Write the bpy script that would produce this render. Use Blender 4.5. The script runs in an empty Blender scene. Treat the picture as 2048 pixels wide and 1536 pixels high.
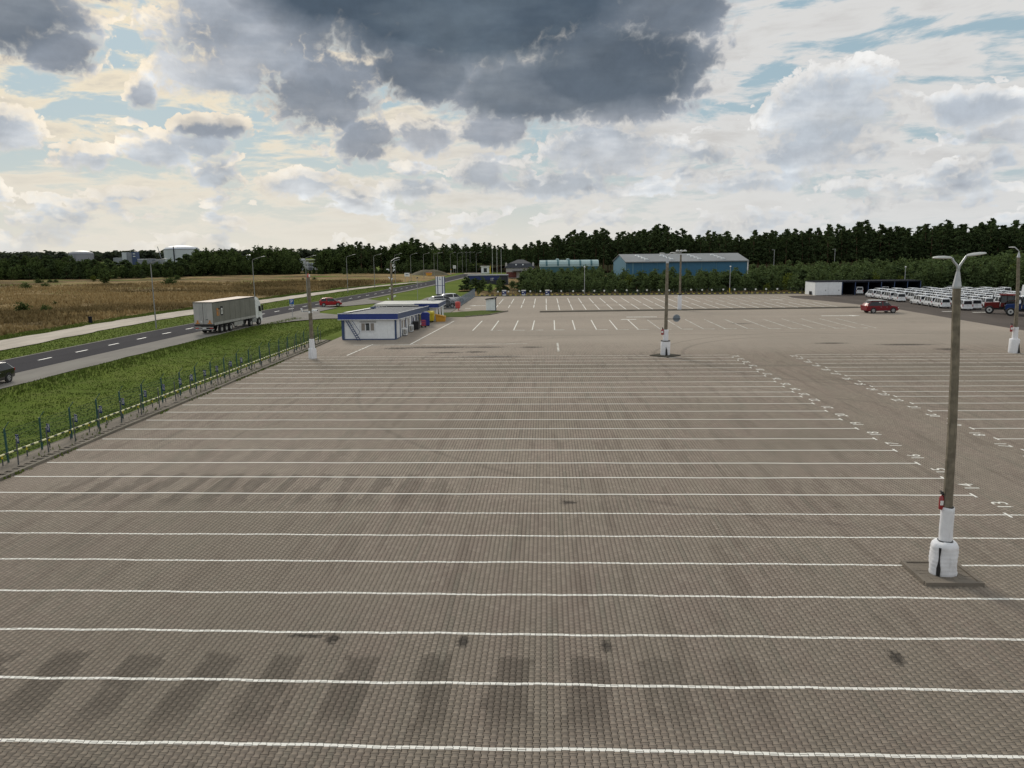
import bpy, bmesh, math, random
import numpy as np
from mathutils import Vector, Matrix

random.seed(7); rng = np.random.default_rng(7)
S = bpy.context.scene
C = S.collection
R = math.radians

# ---------------------------------------------------------------- camera
H = 10.0                                   # eye height over the lot, metres
PITCH, ROLL, YAW, FPX = 0.1718737, 0.01106, -0.0449153, 1540.0
cam_d = bpy.data.cameras.new('camera'); cam = bpy.data.objects.new('camera', cam_d); C.objects.link(cam)
cam_d.sensor_width = 36.0; cam_d.lens = 36.0 * FPX / 2048.0
cam_d.clip_start = 0.2; cam_d.clip_end = 9000
_fh = Vector((math.sin(YAW), math.cos(YAW), 0)); _rt = Vector((math.cos(YAW), -math.sin(YAW), 0)); _z = Vector((0, 0, 1))
_fw = _fh * math.cos(PITCH) - _z * math.sin(PITCH); _up = _fh * math.sin(PITCH) + _z * math.cos(PITCH)
_r = _rt * math.cos(ROLL) - _up * math.sin(ROLL); _u = _rt * math.sin(ROLL) + _up * math.cos(ROLL)
cam.matrix_world = Matrix(((_r.x, _u.x, -_fw.x, 0), (_r.y, _u.y, -_fw.y, 0), (_r.z, _u.z, -_fw.z, H), (0, 0, 0, 1)))
S.camera = cam

# ---------------------------------------------------------------- view
S.view_settings.view_transform = 'Standard'; S.view_settings.look = 'None'
S.view_settings.gamma = 1.0; S.view_settings.use_curve_mapping = False
S.view_settings.exposure = 0.0
S.cycles.max_bounces = 4; S.cycles.diffuse_bounces = 2; S.cycles.glossy_bounces = 2; S.cycles.transparent_max_bounces = 16

# ---------------------------------------------------------------- node helper
class N:
    def __init__(s, tree): s.t = tree
    def new(s, kind, **kw):
        n = s.t.nodes.new(kind)
        for k, v in kw.items(): setattr(n, k, v)
        return n
    def put(s, sock, v):
        if v is None: return
        if hasattr(v, 'is_linked') or hasattr(v, 'links'): s.t.links.new(v, sock)
        else:
            if isinstance(v, (tuple, list)) and len(v) == 3 and sock.type == 'RGBA': v = (*v, 1)
            sock.default_value = v
    def m(s, op, a, b=None, c=None, clamp=False):
        n = s.new('ShaderNodeMath', operation=op); n.use_clamp = clamp
        for i, v in enumerate((a, b, c)): s.put(n.inputs[i], v)
        return n.outputs[0]
    def v(s, op, a, b=None, out=0):
        n = s.new('ShaderNodeVectorMath', operation=op)
        s.put(n.inputs[0], a)
        if b is not None:
            s.put(n.inputs[3] if op == 'SCALE' else n.inputs[1], b)
        return n.outputs[out]
    def comb(s, x, y, z):
        n = s.new('ShaderNodeCombineXYZ')
        for i, q in enumerate((x, y, z)): s.put(n.inputs[i], q)
        return n.outputs[0]
    def sep(s, a):
        n = s.new('ShaderNodeSeparateXYZ'); s.put(n.inputs[0], a); return n.outputs
    def noise(s, vec, scale, detail=4, rough=.5, color=False, dist=0.0):
        n = s.new('ShaderNodeTexNoise'); s.put(n.inputs['Vector'], vec)
        n.inputs['Scale'].default_value = scale; n.inputs['Detail'].default_value = detail
        n.inputs['Roughness'].default_value = rough; n.inputs['Distortion'].default_value = dist
        return n.outputs['Color' if color else 'Fac']
    def white(s, vec, color=False):
        n = s.new('ShaderNodeTexWhiteNoise', noise_dimensions='3D'); s.put(n.inputs['Vector'], vec)
        return n.outputs['Color' if color else 'Value']
    def ss(s, x, lo, hi, a=0.0, b=1.0):
        n = s.new('ShaderNodeMapRange', interpolation_type='SMOOTHSTEP')
        for i, q in enumerate((x, lo, hi, a, b)): s.put(n.inputs[i], q)
        return n.outputs[0]
    def mix(s, f, a, b, blend='MIX'):
        n = s.new('ShaderNodeMix', data_type='RGBA', blend_type=blend)
        s.put(n.inputs[0], f); s.put(n.inputs[6], a); s.put(n.inputs[7], b)
        return n.outputs[2]
    def bump(s, h, strength=.3, dist=.05):
        n = s.new('ShaderNodeBump'); n.inputs['Strength'].default_value = strength
        n.inputs['Distance'].default_value = dist; s.put(n.inputs['Height'], h)
        return n.outputs[0]

# ---------------------------------------------------------------- world: evening-grey sky with broken cloud
SUN_AZ, SUN_EL = R(-27.0), R(31.0)          # behind the clouds, ahead and to the left
def sky_dir(az, el):
    a, e = R(az), R(el); return (math.sin(a) * math.cos(e), math.cos(a) * math.cos(e), math.sin(e))
W = bpy.data.worlds.new('World'); S.world = W; W.use_nodes = True
wt = W.node_tree; wt.nodes.clear(); n = N(wt)
#  cloud masses: azimuth, elevation, half width, half height (degrees), darkness
CLOUDS = [(-5, 16.6, 16.5, 6.0, 1.0), (4.6, 12.4, 9.4, 4.2, .93), (-12.5, 17.4, 10, 4.2, 1.0), (8.4, 16.2, 5.4, 4.4, .80), (-1.0, 11.0, 8.0, 2.9, .86), (5.5, 10.0, 5.5, 1.7, .66), (-8.5, 12.2, 5.0, 2.6, .84),
          (-19.8, 14.4, 7.4, 4.8, .45), (-16.0, 10.2, 5.2, 2.6, .64), (-12.6, 7.7, 2.6, 2.0, .55), (-14.6, 11.6, 4.5, 2.0, .56), (-8.6, 8.1, 3.0, 1.7, .50), (-3.6, 8.2, 4.0, 1.5, .50), (-22.5, 11.6, 5.0, 1.7, .38),
          (-34.5, 14.6, 5.8, 3.9, .80), (-30.0, 16.6, 6.0, 1.6, .80), (-31.4, 12.2, 2.6, 1.8, .6),
          (-22.8, 8.4, 3.4, .9, .54), (-27.0, 10.2, 1.1, 1.4, .42),
          (-35.8, 7.4, 3.7, 1.8, .32), (-30.6, 5.8, 2.1, 1.2, .24), (-26.2, 6.9, 2.3, 1.5, .28), (-23.6, 7.3, 2.6, .9, .30), (-22.6, 5.4, 2.1, 1.0, .22),
          (4.2, 6.8, 6.2, 2.5, .34), (0.4, 4.6, 5.2, 1.1, .32), (19.2, 8.6, 5.2, 3.3, .23), (18.6, 6.1, 5.4, 1.2, .30), (28.3, 8.2, 4.2, 1.3, .30), (29.6, 6.6, 2.8, .9, .36),
          (-17.5, 4.7, 3.8, 1.1, .24), (-9.5, 4.4, 3.2, 1.1, .28), (-4.6, 5.4, 2.4, 1.8, .36), (11.4, 6.4, 2.6, 1.1, .26), (13.8, 4.4, 4.0, .8, .20), (23.0, 4.0, 5.0, .6, .16), (-28.5, 3.9, 2.6, .6, .15), (-13.0, 3.2, 2.4, .6, .15), (7.0, 4.0, 3.0, .6, .25)]
grp = bpy.data.node_groups.new('cloud_density', 'ShaderNodeTree')
grp.interface.new_socket('Vector', in_out='INPUT', socket_type='NodeSocketVector')
grp.interface.new_socket('Density', in_out='OUTPUT', socket_type='NodeSocketFloat')
grp.interface.new_socket('Dark', in_out='OUTPUT', socket_type='NodeSocketFloat'); grp.interface.new_socket('Detail', in_out='OUTPUT', socket_type='NodeSocketFloat')
g = N(grp); gi = g.new('NodeGroupInput'); go = g.new('NodeGroupOutput')
d0 = gi.outputs[0]
wv = g.v('SUBTRACT', g.noise(d0, 16.0, 4, .6, color=True), (.5, .5, .5))
p1 = g.v('ADD', d0, g.v('MULTIPLY', wv, (.040, .040, .034)))
B = Kd = None
for az, el, rx, ry, dk in CLOUDS:
    q = g.v('MULTIPLY', g.v('SUBTRACT', p1, sky_dir(az, el)), (1 / R(rx), 1 / R(rx), 1 / R(ry)))
    b = g.m('SUBTRACT', 1.0, g.v('DOT_PRODUCT', q, q, out=1))
    bk = g.m('MULTIPLY', g.m('ADD', b, .25), dk, clamp=True)
    B = b if B is None else g.m('MAXIMUM', B, b)
    Kd = bk if Kd is None else g.m('MAXIMUM', Kd, g.m('MINIMUM', bk, dk))
#  small heaped clouds low in the sky, all round
sx = g.sep(d0)
low = g.m('MULTIPLY', g.m('SUBTRACT', g.noise(g.v('MULTIPLY', d0, (1, 1, 2.3)), 14.0, 3, .55), .495), 7.0)
low = g.m('SUBTRACT', low, g.ss(sx[2], .10, .19, 0, 1.6))
B = g.m('MAXIMUM', B, g.m('MINIMUM', low, .55)); Kd = g.m('MAXIMUM', Kd, g.m('MULTIPLY', g.m('ADD', low, .3), .22, clamp=True))
#  the same broken cover carries on over the whole sky beyond the named masses
cover = g.m('MULTIPLY', g.m('SUBTRACT', g.noise(g.v('MULTIPLY', d0, (1, 1, 2.0)), 2.3, 2, .5), .47), 6.0)
away = g.m('MAXIMUM', g.ss(sx[2], .30, .42), g.ss(g.m('MULTIPLY', sx[1], -1.0), -.80, -.62))
B = g.m('MAXIMUM', B, g.m('SUBTRACT', g.m('MULTIPLY', g.m('ADD', cover, 1.2), away), 1.2))
Kd = g.m('MAXIMUM', Kd, g.m('MULTIPLY', g.m('MULTIPLY', g.m('MINIMUM', g.m('MAXIMUM', cover, 0.0), 1.0), away), .36))
B = g.m('MAXIMUM', B, -1.6)
f1 = g.noise(g.v('MULTIPLY', p1, (1, 1, 1.2)), 19.0, 8, .64)
pn = g.noise(g.v('MULTIPLY', p1, (1, 1, 1.15)), 34.0, 3, .5)
puff = g.m('SUBTRACT', g.m('MULTIPLY', g.m('ABSOLUTE', g.m('SUBTRACT', pn, .5)), 4.2), .38)
calm = g.m('SUBTRACT', 1.0, g.m('MULTIPLY', g.ss(Kd, .55, .95), .55))       # the great dark mass has softer detail
den = g.m('ADD', g.m('MULTIPLY', B, 1.3), g.m('MULTIPLY', calm, g.m('ADD', g.m('MULTIPLY', g.m('SUBTRACT', f1, .5), 2.9), g.m('MULTIPLY', puff, .75))))
g.put(go.inputs[0], den); g.put(go.inputs[1], Kd); g.put(go.inputs[2], f1)

tc = n.new('ShaderNodeTexCoord'); d = n.v('NORMALIZE', tc.outputs['Generated']); dx, dy, dz = n.sep(d)
cd = n.new('ShaderNodeGroup'); cd.node_tree = grp; n.put(cd.inputs[0], d)
sd = sky_dir(math.degrees(SUN_AZ), math.degrees(SUN_EL))
toward = n.v('NORMALIZE', n.v('SUBTRACT', sd, d))
toward = n.v('NORMALIZE', n.v('ADD', toward, (0, 0, .8)))
cd2 = n.new('ShaderNodeGroup'); cd2.node_tree = grp; n.put(cd2.inputs[0], n.v('ADD', d, n.v('SCALE', toward, .013)))
den, dark, den2 = cd.outputs[0], cd.outputs[1], cd2.outputs[0]
topness = n.ss(n.m('SUBTRACT', den, den2), -.25, .25)
nish = n.new('ShaderNodeTexSky', sky_type='NISHITA'); nish.sun_disc = False
nish.sun_elevation = SUN_EL; nish.sun_rotation = SUN_AZ; nish.air_density = 1.2; nish.dust_density = 1.0; nish.ozone_density = 2.0
sunprox = n.v('DOT_PRODUCT', d, sd, out=1)
warm = n.ss(sunprox, .80, .965)
blue = n.mix(.75, n.mix(1.0, nish.outputs[0], (.55, .55, .55), 'MULTIPLY'), (3.8, 5.3, 6.1))
# thin high sheets of white cloud
st = n.noise(n.v('ADD', n.v('MULTIPLY', d, (1, 1, 4.2)), n.v('SCALE', n.noise(n.v('MULTIPLY', d, (1, 1, 3)), 5, 2, .5, color=True), .16)), 7.5, 6, .62)
right = n.ss(dx, -.25, .45)
sheet = n.ss(n.m('ADD', st, n.m('MULTIPLY', right, .08)), .45, .57)
white = n.mix(warm, (7.2, 7.1, 6.95), (9.6, 8.3, 6.1))
white = n.mix(n.ss(st, .50, .72, 0, .75), white, n.mix(right, (5.6, 5.25, 4.7), (5.5, 5.3, 5.2)))
base = n.mix(n.m('MULTIPLY', sheet, .94), blue, white)
hazec = n.mix(right, (7.9, 7.5, 6.6), (6.9, 7.0, 7.0))
hz = n.m('POWER', 2.718, n.m('MULTIPLY', n.m('MAXIMUM', dz, 0.0), -19.0))
base = n.mix(n.m('MULTIPLY', hz, .95), base, hazec)
# cloud bodies: crisp bright heads, soft grey blue feet
op = n.mix(topness, n.comb(n.ss(den, -.10, .80), 0, 0), n.comb(n.ss(den, -.02, .16), 0, 0)); op = n.sep(op)[0]
core = n.mix(n.m('MULTIPLY', dark, 2.0, clamp=True), (6.3, 6.9, 7.5), (2.85, 3.2, 3.75))
core = n.mix(n.m('MULTIPLY', n.m('SUBTRACT', dark, .5), 2.0, clamp=True), core, (.76, 1.06, 1.44))
tone = n.noise(n.v('MULTIPLY', d, (1, 1, 3.4)), 6.0, 4, .55)
core = n.mix(n.ss(tone, .40, .72, 0, .8), core, n.mix(1.0, core, (1.75, 1.62, 1.48), 'MULTIPLY'))
rim = n.mix(warm, (8.2, 8.15, 8.0), (10.2, 8.9, 6.9))
thin = n.mix(warm, (6.4, 6.3, 6.2), (7.6, 6.9, 5.9))
body = n.mix(n.ss(den, .05, .9), thin, core)
litc = n.m('MULTIPLY', n.m('MULTIPLY', n.m('SUBTRACT', 1.0, n.ss(den2, -.30, .55)), topness), n.ss(tone, .25, .62, .25, .95))
small = n.m('SUBTRACT', 1.0, n.m('MULTIPLY', n.m('SUBTRACT', dark, .45), 2.2, clamp=True))
body = n.mix(n.m('MULTIPLY', litc, n.m('MAXIMUM', n.m('MULTIPLY', small, .95), .25)), body, rim)
grain = n.m('SUBTRACT', cd.outputs[2], .5)
body = n.v('SCALE', body, n.m('ADD', 1.0, n.m('MULTIPLY', grain, n.m('SUBTRACT', .95, n.m('MULTIPLY', dark, .35)))))
sky = n.mix(op, base, body)
sky = n.mix(n.m('MULTIPLY', hz, .62), sky, hazec)
bg = n.new('ShaderNodeBackground'); n.put(bg.inputs['Color'], sky); bg.inputs['Strength'].default_value = 0.1
wo = n.new('ShaderNodeOutputWorld'); wt.links.new(bg.outputs[0], wo.inputs[0])
W.cycles.sampling_method = 'MANUAL'; W.cycles.sample_map_resolution = 512

# ---------------------------------------------------------------- sun (veiled by cloud)
sl = bpy.data.lights.new('sun', 'SUN'); so = bpy.data.objects.new('sun', sl); C.objects.link(so)
sl.energy = 2.0; sl.angle = R(16); sl.color = (1.0, .93, .82)
so.rotation_euler = Vector(sky_dir(math.degrees(SUN_AZ), math.degrees(SUN_EL))).to_track_quat('Z', 'Y').to_euler()

# ---------------------------------------------------------------- materials
MATS = {}
def pos_node(n): return n.new('ShaderNodeNewGeometry').outputs['Position']
def obj_node(n): return n.new('ShaderNodeTexCoord').outputs['Object']
def finish(mt, n, col, rough=.8, normal=None, metal=0.0, spec=.5, coat=0.0, trans=None):
    b = n.new('ShaderNodeBsdfPrincipled'); n.put(b.inputs['Base Color'], col); n.put(b.inputs['Roughness'], rough)
    b.inputs['Metallic'].default_value = metal; b.inputs['Specular IOR Level'].default_value = spec
    b.inputs['Coat Weight'].default_value = coat; b.inputs['Coat Roughness'].default_value = .08
    if normal is not None: n.put(b.inputs['Normal'], normal)
    o = n.new('ShaderNodeOutputMaterial')
    n.t.links.new(b.outputs[0], o.inputs[0])
    return mt
def begin(name):
    mt = bpy.data.materials.new(name); mt.use_nodes = True; mt.node_tree.nodes.clear(); MATS[name] = mt
    return mt, N(mt.node_tree)
def plain(name, col, rough=.6, var=.12, scale=3.0, metal=0.0, spec=.5, coat=0.0, dirt=None, bump=0.0, bscale=40):
    """a colour with soft mottling, and optional grime streaks running down"""
    mt, n = begin(name); p = obj_node(n)
    f = n.noise(p, scale, 5, .6)
    c = n.mix(n.ss(f, .25, .75), tuple(x * (1 - var) for x in col), tuple(min(1, x * (1 + var)) for x in col))
    if dirt:
        st = n.noise(n.v('MULTIPLY', p, (6, 6, .8)), 1.5, 5, .6)
        c = n.mix(n.ss(st, .52, .8, 0, dirt), c, tuple(x * .35 for x in col))
    nm = n.bump(n.noise(p, bscale, 4, .6), bump, .02) if bump else None
    r = n.m('ADD', n.m('MULTIPLY', n.m('SUBTRACT', f, .5), .2), rough)
    return finish(mt, n, c, r, nm, metal, spec, coat)

PITCHX, PAVL, ZIG = .1486, .1990, .080     # paver column pitch, paver length, edge zigzag
LINE0, LSP = 14.154, 2.375
LINES = [LINE0 + LSP * k for k in range(17)]
# farther off the lot falls away a little, so the rows close up
for k, yy in [(17, 53.9), (18, 56.05), (19, 58.2), (20, 60.85), (21, 63.0), (22, 65.2), (23, 67.5), (24, 69.6), (25, 71.6), (26, 73.2)]: LINES.append(yy)
OIL = [(-5.6, 18.55, .30, .38), (-6.3, 18.7, .85, .16), (-2.2, 18.5, .24, .48), (1.5, 18.35, .20, .42), (8.6, 17.9, .28, .5), (.9, 29.7, .5, .28), (-5.4, 72.9, 4.5, .9), (-11.5, 80.3, 6.0, 1.2), (-7.0, 76.4, 1.6, .9),
       (-10, 76.0, 2.6, .7), (-15.5, 79.6, 2.2, 1.1), (-6.2, 80.2, 2.5, .8), (37, 80.5, 4.0, 1.0), (39.5, 76.6, 2.0, 1.1), (30, 82, 2.5, .8), (-1.5, 80.0, 1.8, .8), (16, 112, 3, .8), (26, 104, 2.0, .6)]
def paver_material(name, joints):
    mt, n = begin(name); P = pos_node(n); x, y, z = n.sep(P)
    t = n.m('DIVIDE', x, PITCHX)
    tri = n.m('PINGPONG', n.m('DIVIDE', y, PAVL), .5)                       # 0..0.5 twice per paver
    zz = n.m('MULTIPLY', n.ss(tri, .175, .325, -1, 1), ZIG)
    k = n.m('ROUND', t)
    par = n.m('MODULO', n.m('ADD', k, 2000.0), 2.0)
    off = n.m('MULTIPLY', zz, n.m('SUBTRACT', n.m('MULTIPLY', par, 2.0), 1.0))
    dc = n.m('SUBTRACT', n.m('SUBTRACT', t, k), off)
    col = n.m('SUBTRACT', k, n.m('LESS_THAN', dc, 0.0))
    cpar = n.m('MODULO', n.m('ADD', col, 2000.0), 2.0)
    vv = n.m('ADD', n.m('DIVIDE', y, PAVL), n.m('MULTIPLY', cpar, .5))
    row = n.m('FLOOR', vv)
    h = n.white(n.comb(col, row, .5)); hc = n.white(n.comb(col, n.m('FLOOR', n.m('MULTIPLY', row, .07)), 3.5))
    # batches of darker and redder stones lie in long strips of a few columns
    strip = n.noise(n.comb(n.m('MULTIPLY', col, .17), n.m('MULTIPLY', row, .022), 0.0), 1.3, 4, .6)
    zone = n.noise(n.comb(n.m('MULTIPLY', x, .045), n.m('MULTIPLY', y, .05), 2.0), 1.0, 4, .55)
    red = n.noise(n.comb(n.m('MULTIPLY', col, .09), n.m('MULTIPLY', row, .03), 9.0), 1.0, 4, .6)
    c = n.mix(n.ss(red, .38, .64), (.262, .228, .184), (.262, .218, .180))
    c = n.mix(n.ss(h, 0.0, 1.0, 0, .55), c, n.mix(h, (.185, .158, .128), (.335, .292, .240)))
    c = n.mix(n.ss(strip, .54, .62, 0, .42), c, (.170, .140, .114))
    c = n.mix(n.ss(hc, .86, 1.0, 0, .35), c, (.18, .175, .14))
    c = n.mix(n.ss(zone, .50, .66, 0, .50), c, (.215, .192, .152))
    c = n.mix(n.ss(zone, .48, .28, 0, .35), c, (.42, .365, .305))
    # the older slabs beyond the last row read as one worn grey-beige surface
    far = n.ss(n.m('ADD', y, n.m('MULTIPLY', n.noise(n.v('MULTIPLY', P, (.02, .1, 1)), 1.0, 3, .5), 12.0)), 76.0, 92.0)
    fr = n.noise(n.v('MULTIPLY', P, (.03, .09, 0)), 1.0, 5, .6)
    c = n.mix(n.m('MULTIPLY', far, .75), c, n.mix(n.ss(fr, .3, .7), (.300, .270, .228), (.375, .332, .280)))
    # fine grain, scuffs and drips
    c = n.mix(n.ss(n.noise(P, 26.0, 5, .65), .5, .85, 0, .35), c, (.16, .138, .114))
    sc = n.noise(n.v('MULTIPLY', P, (1.0, .35, 1)), .5, 6, .7)
    c = n.mix(n.ss(sc, .60, .72, 0, .30), c, (.14, .12, .098))
    sp = n.noise(P, 1.7, 5, .72); c = n.mix(n.ss(sp, .70, .80, 0, .6), c, (.07, .062, .052))
    pale = n.noise(n.v('MULTIPLY', P, (1.0, 2.2, 1)), 2.2, 6, .75); c = n.mix(n.ss(pale, .70, .80, 0, .5), c, (.45, .43, .39))
    # tyre sweeps: thin arcs
    for (ax, ay, ar, w) in ((30, 72, 17, .35), (33, 70, 23, .3), (20, 60, 34, .3)):
        rr = n.m('ABSOLUTE', n.m('SUBTRACT', n.v('LENGTH', n.v('SUBTRACT', P, (ax, ay, 0)), out=1), ar))
        c = n.mix(n.m('MULTIPLY', n.ss(rr, w, 0, 0, .28), n.ss(fr, .40, .55)), c, (.085, .076, .066))
    # darker stretches where tyres stood, side by side in the near rows
    tw = n.noise(n.comb(n.m('MULTIPLY', col, .31), n.m('MULTIPLY', row, .06), 21.0), 1.0, 3, .6)
    for (ya, yb, x0, x1, per, s) in ((14.0, 17.9, -60, 3.5, 1.85, .50), (10, 13.6, -60, 6, 2.1, .35), (28.8, 33.8, -22.5, -4.5, 1.35, .40), (34.6, 38.5, -20, -8, 1.4, .22)):
        bandx = n.ss(n.m('ADD', n.m('PINGPONG', n.m('DIVIDE', n.m('MULTIPLY', col, PITCHX), per), .5), n.m('MULTIPLY', n.m('SUBTRACT', tw, .5), 1.0)), .22, .28)
        s = n.m('MULTIPLY', n.ss(n.noise(n.v('MULTIPLY', P, (1, .6, 0)), 1.3, 5, .65), .22, .48), s)
        inside = n.m('MULTIPLY', n.m('MULTIPLY', n.ss(y, ya, ya + 1.6), n.ss(n.m('ADD', y, n.m('MULTIPLY', n.m('SUBTRACT', tw, .5), 1.4)), yb, yb - .3)), n.m('MULTIPLY', n.ss(x, x0, x0 + 3), n.ss(x, x1 + 3, x1 - 3)))
        c = n.mix(n.m('MULTIPLY', n.m('MULTIPLY', bandx, inside), s), c, (.070, .060, .050))
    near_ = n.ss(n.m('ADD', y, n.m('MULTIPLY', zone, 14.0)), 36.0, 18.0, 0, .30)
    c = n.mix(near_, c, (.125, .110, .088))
    om = None
    wob = n.m('MULTIPLY', n.m('SUBTRACT', n.noise(P, 4.5, 5, .72), .5), 2.6)
    for (ox, oy, rx, ry) in OIL:
        q = n.v('LENGTH', n.v('MULTIPLY', n.v('SUBTRACT', P, (ox, oy, 0)), (1 / rx, 1 / ry, 0)), out=1)
        b = n.m('SUBTRACT', 1.0, q); om = b if om is None else n.m('MAXIMUM', om, b)
    c = n.mix(n.ss(n.m('ADD', om, wob), .05, .75, 0, .80), c, (.042, .038, .034))
    # green-grey slip line of the drains that cross the lot
    for dy, wd, s in ((66.4, .8, .35), (59.0, .25, .3), (91.0, .3, .3), (136.2, .22, .55), (145.2, .25, .45)):
        c = n.mix(n.ss(n.m('ABSOLUTE', n.m('SUBTRACT', y, dy)), wd, wd * .3, 0, s), c, (.13, .125, .10))
    c = n.mix(1.0, c, n.mix(n.ss(y, 24, 60), (1.02, 1.0, 1.0), (1.07, 1.04, 1.03)), 'MULTIPLY')
    nm = None
    fine = n.noise(P, 70.0, 4, .6)
    if joints:
        dj = n.m('MULTIPLY', n.m('ABSOLUTE', n.m('SUBTRACT', vv, n.m('ROUND', vv))), PAVL)
        ds = n.m('MULTIPLY', n.m('ABSOLUTE', dc), PITCHX)
        jn = n.noise(n.comb(n.m('MULTIPLY', col, .3), n.m('MULTIPLY', row, .05), 5.0), 1.0, 3, .6)
        wide = n.ss(jn, .35, .65, .010, .018)
        j = n.m('MAXIMUM', n.ss(ds, wide, n.m('MULTIPLY', wide, .35)), n.m('MULTIPLY', n.ss(dj, .007, .002), .8))
        j = n.m('MULTIPLY', j, n.m('SUBTRACT', 1.0, n.m('MULTIPLY', far, .72)))
        c = n.mix(n.m('MULTIPLY', j, .95), c, (.030, .026, .021))
        nm = n.bump(n.m('SUBTRACT', n.m('MULTIPLY', fine, .2), j), .5, .008)
    else:
        nm = n.bump(fine, .35, .003)
    return finish(mt, n, c, .9, nm, spec=.06)
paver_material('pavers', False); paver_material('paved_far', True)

def line_paint():
    mt, n = begin('line_paint'); P = pos_node(n); y = n.sep(P)[1]
    wear = n.noise(n.v('MULTIPLY', P, (1, 1, 0)), 3.4, 6, .72)
    lum = n.noise(P, .8, 3, .5)
    c = n.mix(lum, (.76, .74, .67), (.90, .88, .82))
    farw = n.ss(y, 45, 72, .0, .10)
    c = n.mix(n.ss(n.m('ADD', wear, farw), .62, .72, 0, .95), c, (.21, .185, .155))
    c = n.mix(n.ss(n.noise(P, 18, 4, .7), .55, .8, 0, .4), c, (.36, .34, .30))
    return finish(mt, n, c, .8, spec=.06)
line_paint()
def faded_paint():
    mt, n = begin('faded_paint'); P = pos_node(n)
    wear = n.noise(n.v('MULTIPLY', P, (1, .6, 0)), .9, 6, .75)
    c = n.mix(n.ss(wear, .40, .66, .06, .9), (.68, .66, .60), (.24, .215, .18))
    return finish(mt, n, c, .8, spec=.06)
faded_paint()
def joint_sand():
    mt, n = begin('joint_sand'); P = pos_node(n)
    c = n.mix(n.ss(n.noise(P, 1.2, 4, .6), .3, .7), (.016, .013, .010), (.036, .031, .024))
    c = n.mix(n.ss(n.noise(P, .9, 5, .7), .64, .72, 0, .8), c, (.045, .065, .022))
    return finish(mt, n, c, .95, spec=.1)
joint_sand()
def asphalt(name, a, b):
    mt, n = begin(name); P = pos_node(n)
    f = n.noise(n.v('MULTIPLY', P, (1, .25, 1)), .35, 5, .6)
    c = n.mix(n.ss(f, .3, .7), a, b)
    c = n.mix(n.ss(n.noise(P, 60, 3, .6), .4, .8, 0, .5), c, tuple(x * 1.4 for x in b))
    return finish(mt, n, c, .92, n.bump(n.noise(P, 90, 3, .6), .4, .01), spec=.06)
asphalt('asphalt', (.026, .025, .031), (.035, .034, .040)); asphalt('old_asphalt', (.085, .072, .064), (.118, .100, .088))
def slabs(name, a, b, sx=1.0, sy=1.0):
    mt, n = begin(name); P = pos_node(n)
    c = n.mix(n.ss(n.noise(n.v('MULTIPLY', P, (sx, sy, 1)), .4, 6, .65), .3, .7), a, b)
    c = n.mix(n.ss(n.noise(P, 5, 5, .7), .55, .8, 0, .4), c, tuple(x * .55 for x in a))
    return finish(mt, n, c, .9, n.bump(n.noise(P, 30, 4, .6), .4, .02), spec=.05)
slabs('shoulder_paving', (.20, .185, .168), (.25, .235, .21), 1, .3)
slabs('gravel', (.40, .355, .30), (.56, .50, .425), 1.0, .22)
slabs('kerb_concrete', (.17, .155, .125), (.25, .225, .185)); slabs('concrete_strip', (.20, .175, .145), (.27, .235, .195))
slabs('damp_kerb', (.055, .05, .04), (.09, .082, .066))
def grass(name, cols, s=1.0):
    mt, n = begin(name); P = pos_node(n)
    a = n.noise(P, .12 * s, 5, .6); b = n.noise(P, 1.1 * s, 6, .7); f = n.noise(P, 9.0, 4, .7)
    c = n.mix(n.ss(a, .35, .65), cols[0], cols[1])
    c = n.mix(n.ss(b, .45, .72, 0, .8), c, cols[2])
    c = n.mix(n.ss(f, .45, .75, 0, .6), c, tuple(x * .55 for x in cols[0]))
    return finish(mt, n, c, .95, n.bump(n.noise(P, 5.0, 6, .75), .45, .10), spec=.02)
grass('verge', [(.094, .138, .022), (.130, .170, .030), (.145, .158, .050)])
grass('lawn', [(.070, .102, .024), (.092, .122, .032), (.12, .128, .05)])
def dry(name):
    mt, n = begin(name); P = pos_node(n)
    Q = n.v('ADD', n.v('MULTIPLY', P, (.4, 1.0, 1)), n.v('SCALE', n.noise(P, .02, 4, .6, color=True), 30.0))
    a = n.noise(Q, .035, 5, .6); b = n.noise(n.v('MULTIPLY', P, (.35, 1, 1)), .22, 6, .7)
    c = n.mix(n.ss(a, .42, .56), (.115, .084, .040), (.30, .215, .105))
    c = n.mix(n.ss(b, .50, .68, 0, .75), c, (.38, .285, .150))
    c = n.mix(n.ss(n.noise(n.v('MULTIPLY', P, (.3, 1, 1)), .11, 5, .65), .54, .70, 0, .8), c, (.085, .062, .030))
    c = n.mix(n.ss(n.noise(P, .06, 5, .7), .60, .75, 0, .7), c, (.06, .062, .018))
    c = n.mix(n.ss(n.noise(P, 3.0, 5, .7), .5, .8, 0, .5), c, (.045, .03, .013))
    return finish(mt, n, c, .95, n.bump(n.noise(P, 2.0, 6, .75), 1.0, .4), spec=.02)
dry('dry_ground')
def blades(name, a, b, c3):
    mt, n = begin(name); P = pos_node(n); gi = n.new('ShaderNodeNewGeometry')
    rnd = gi.outputs['Random Per Island']
    Q = n.v('ADD', n.v('MULTIPLY', P, (.4, 1.0, 1)), n.v('SCALE', n.noise(P, .02, 4, .6, color=True), 30.0))
    f = n.noise(Q, .035, 5, .6)
    c = n.mix(n.ss(f, .42, .56), a, b); c = n.mix(n.m('MULTIPLY', rnd, .7), c, c3)
    return finish(mt, n, c, .9, spec=.02)
blades('dry_blades', (.125, .092, .042), (.42, .305, .150), (.29, .215, .10)); blades('green_blades', (.090, .136, .024), (.124, .166, .034), (.15, .165, .054))
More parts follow.
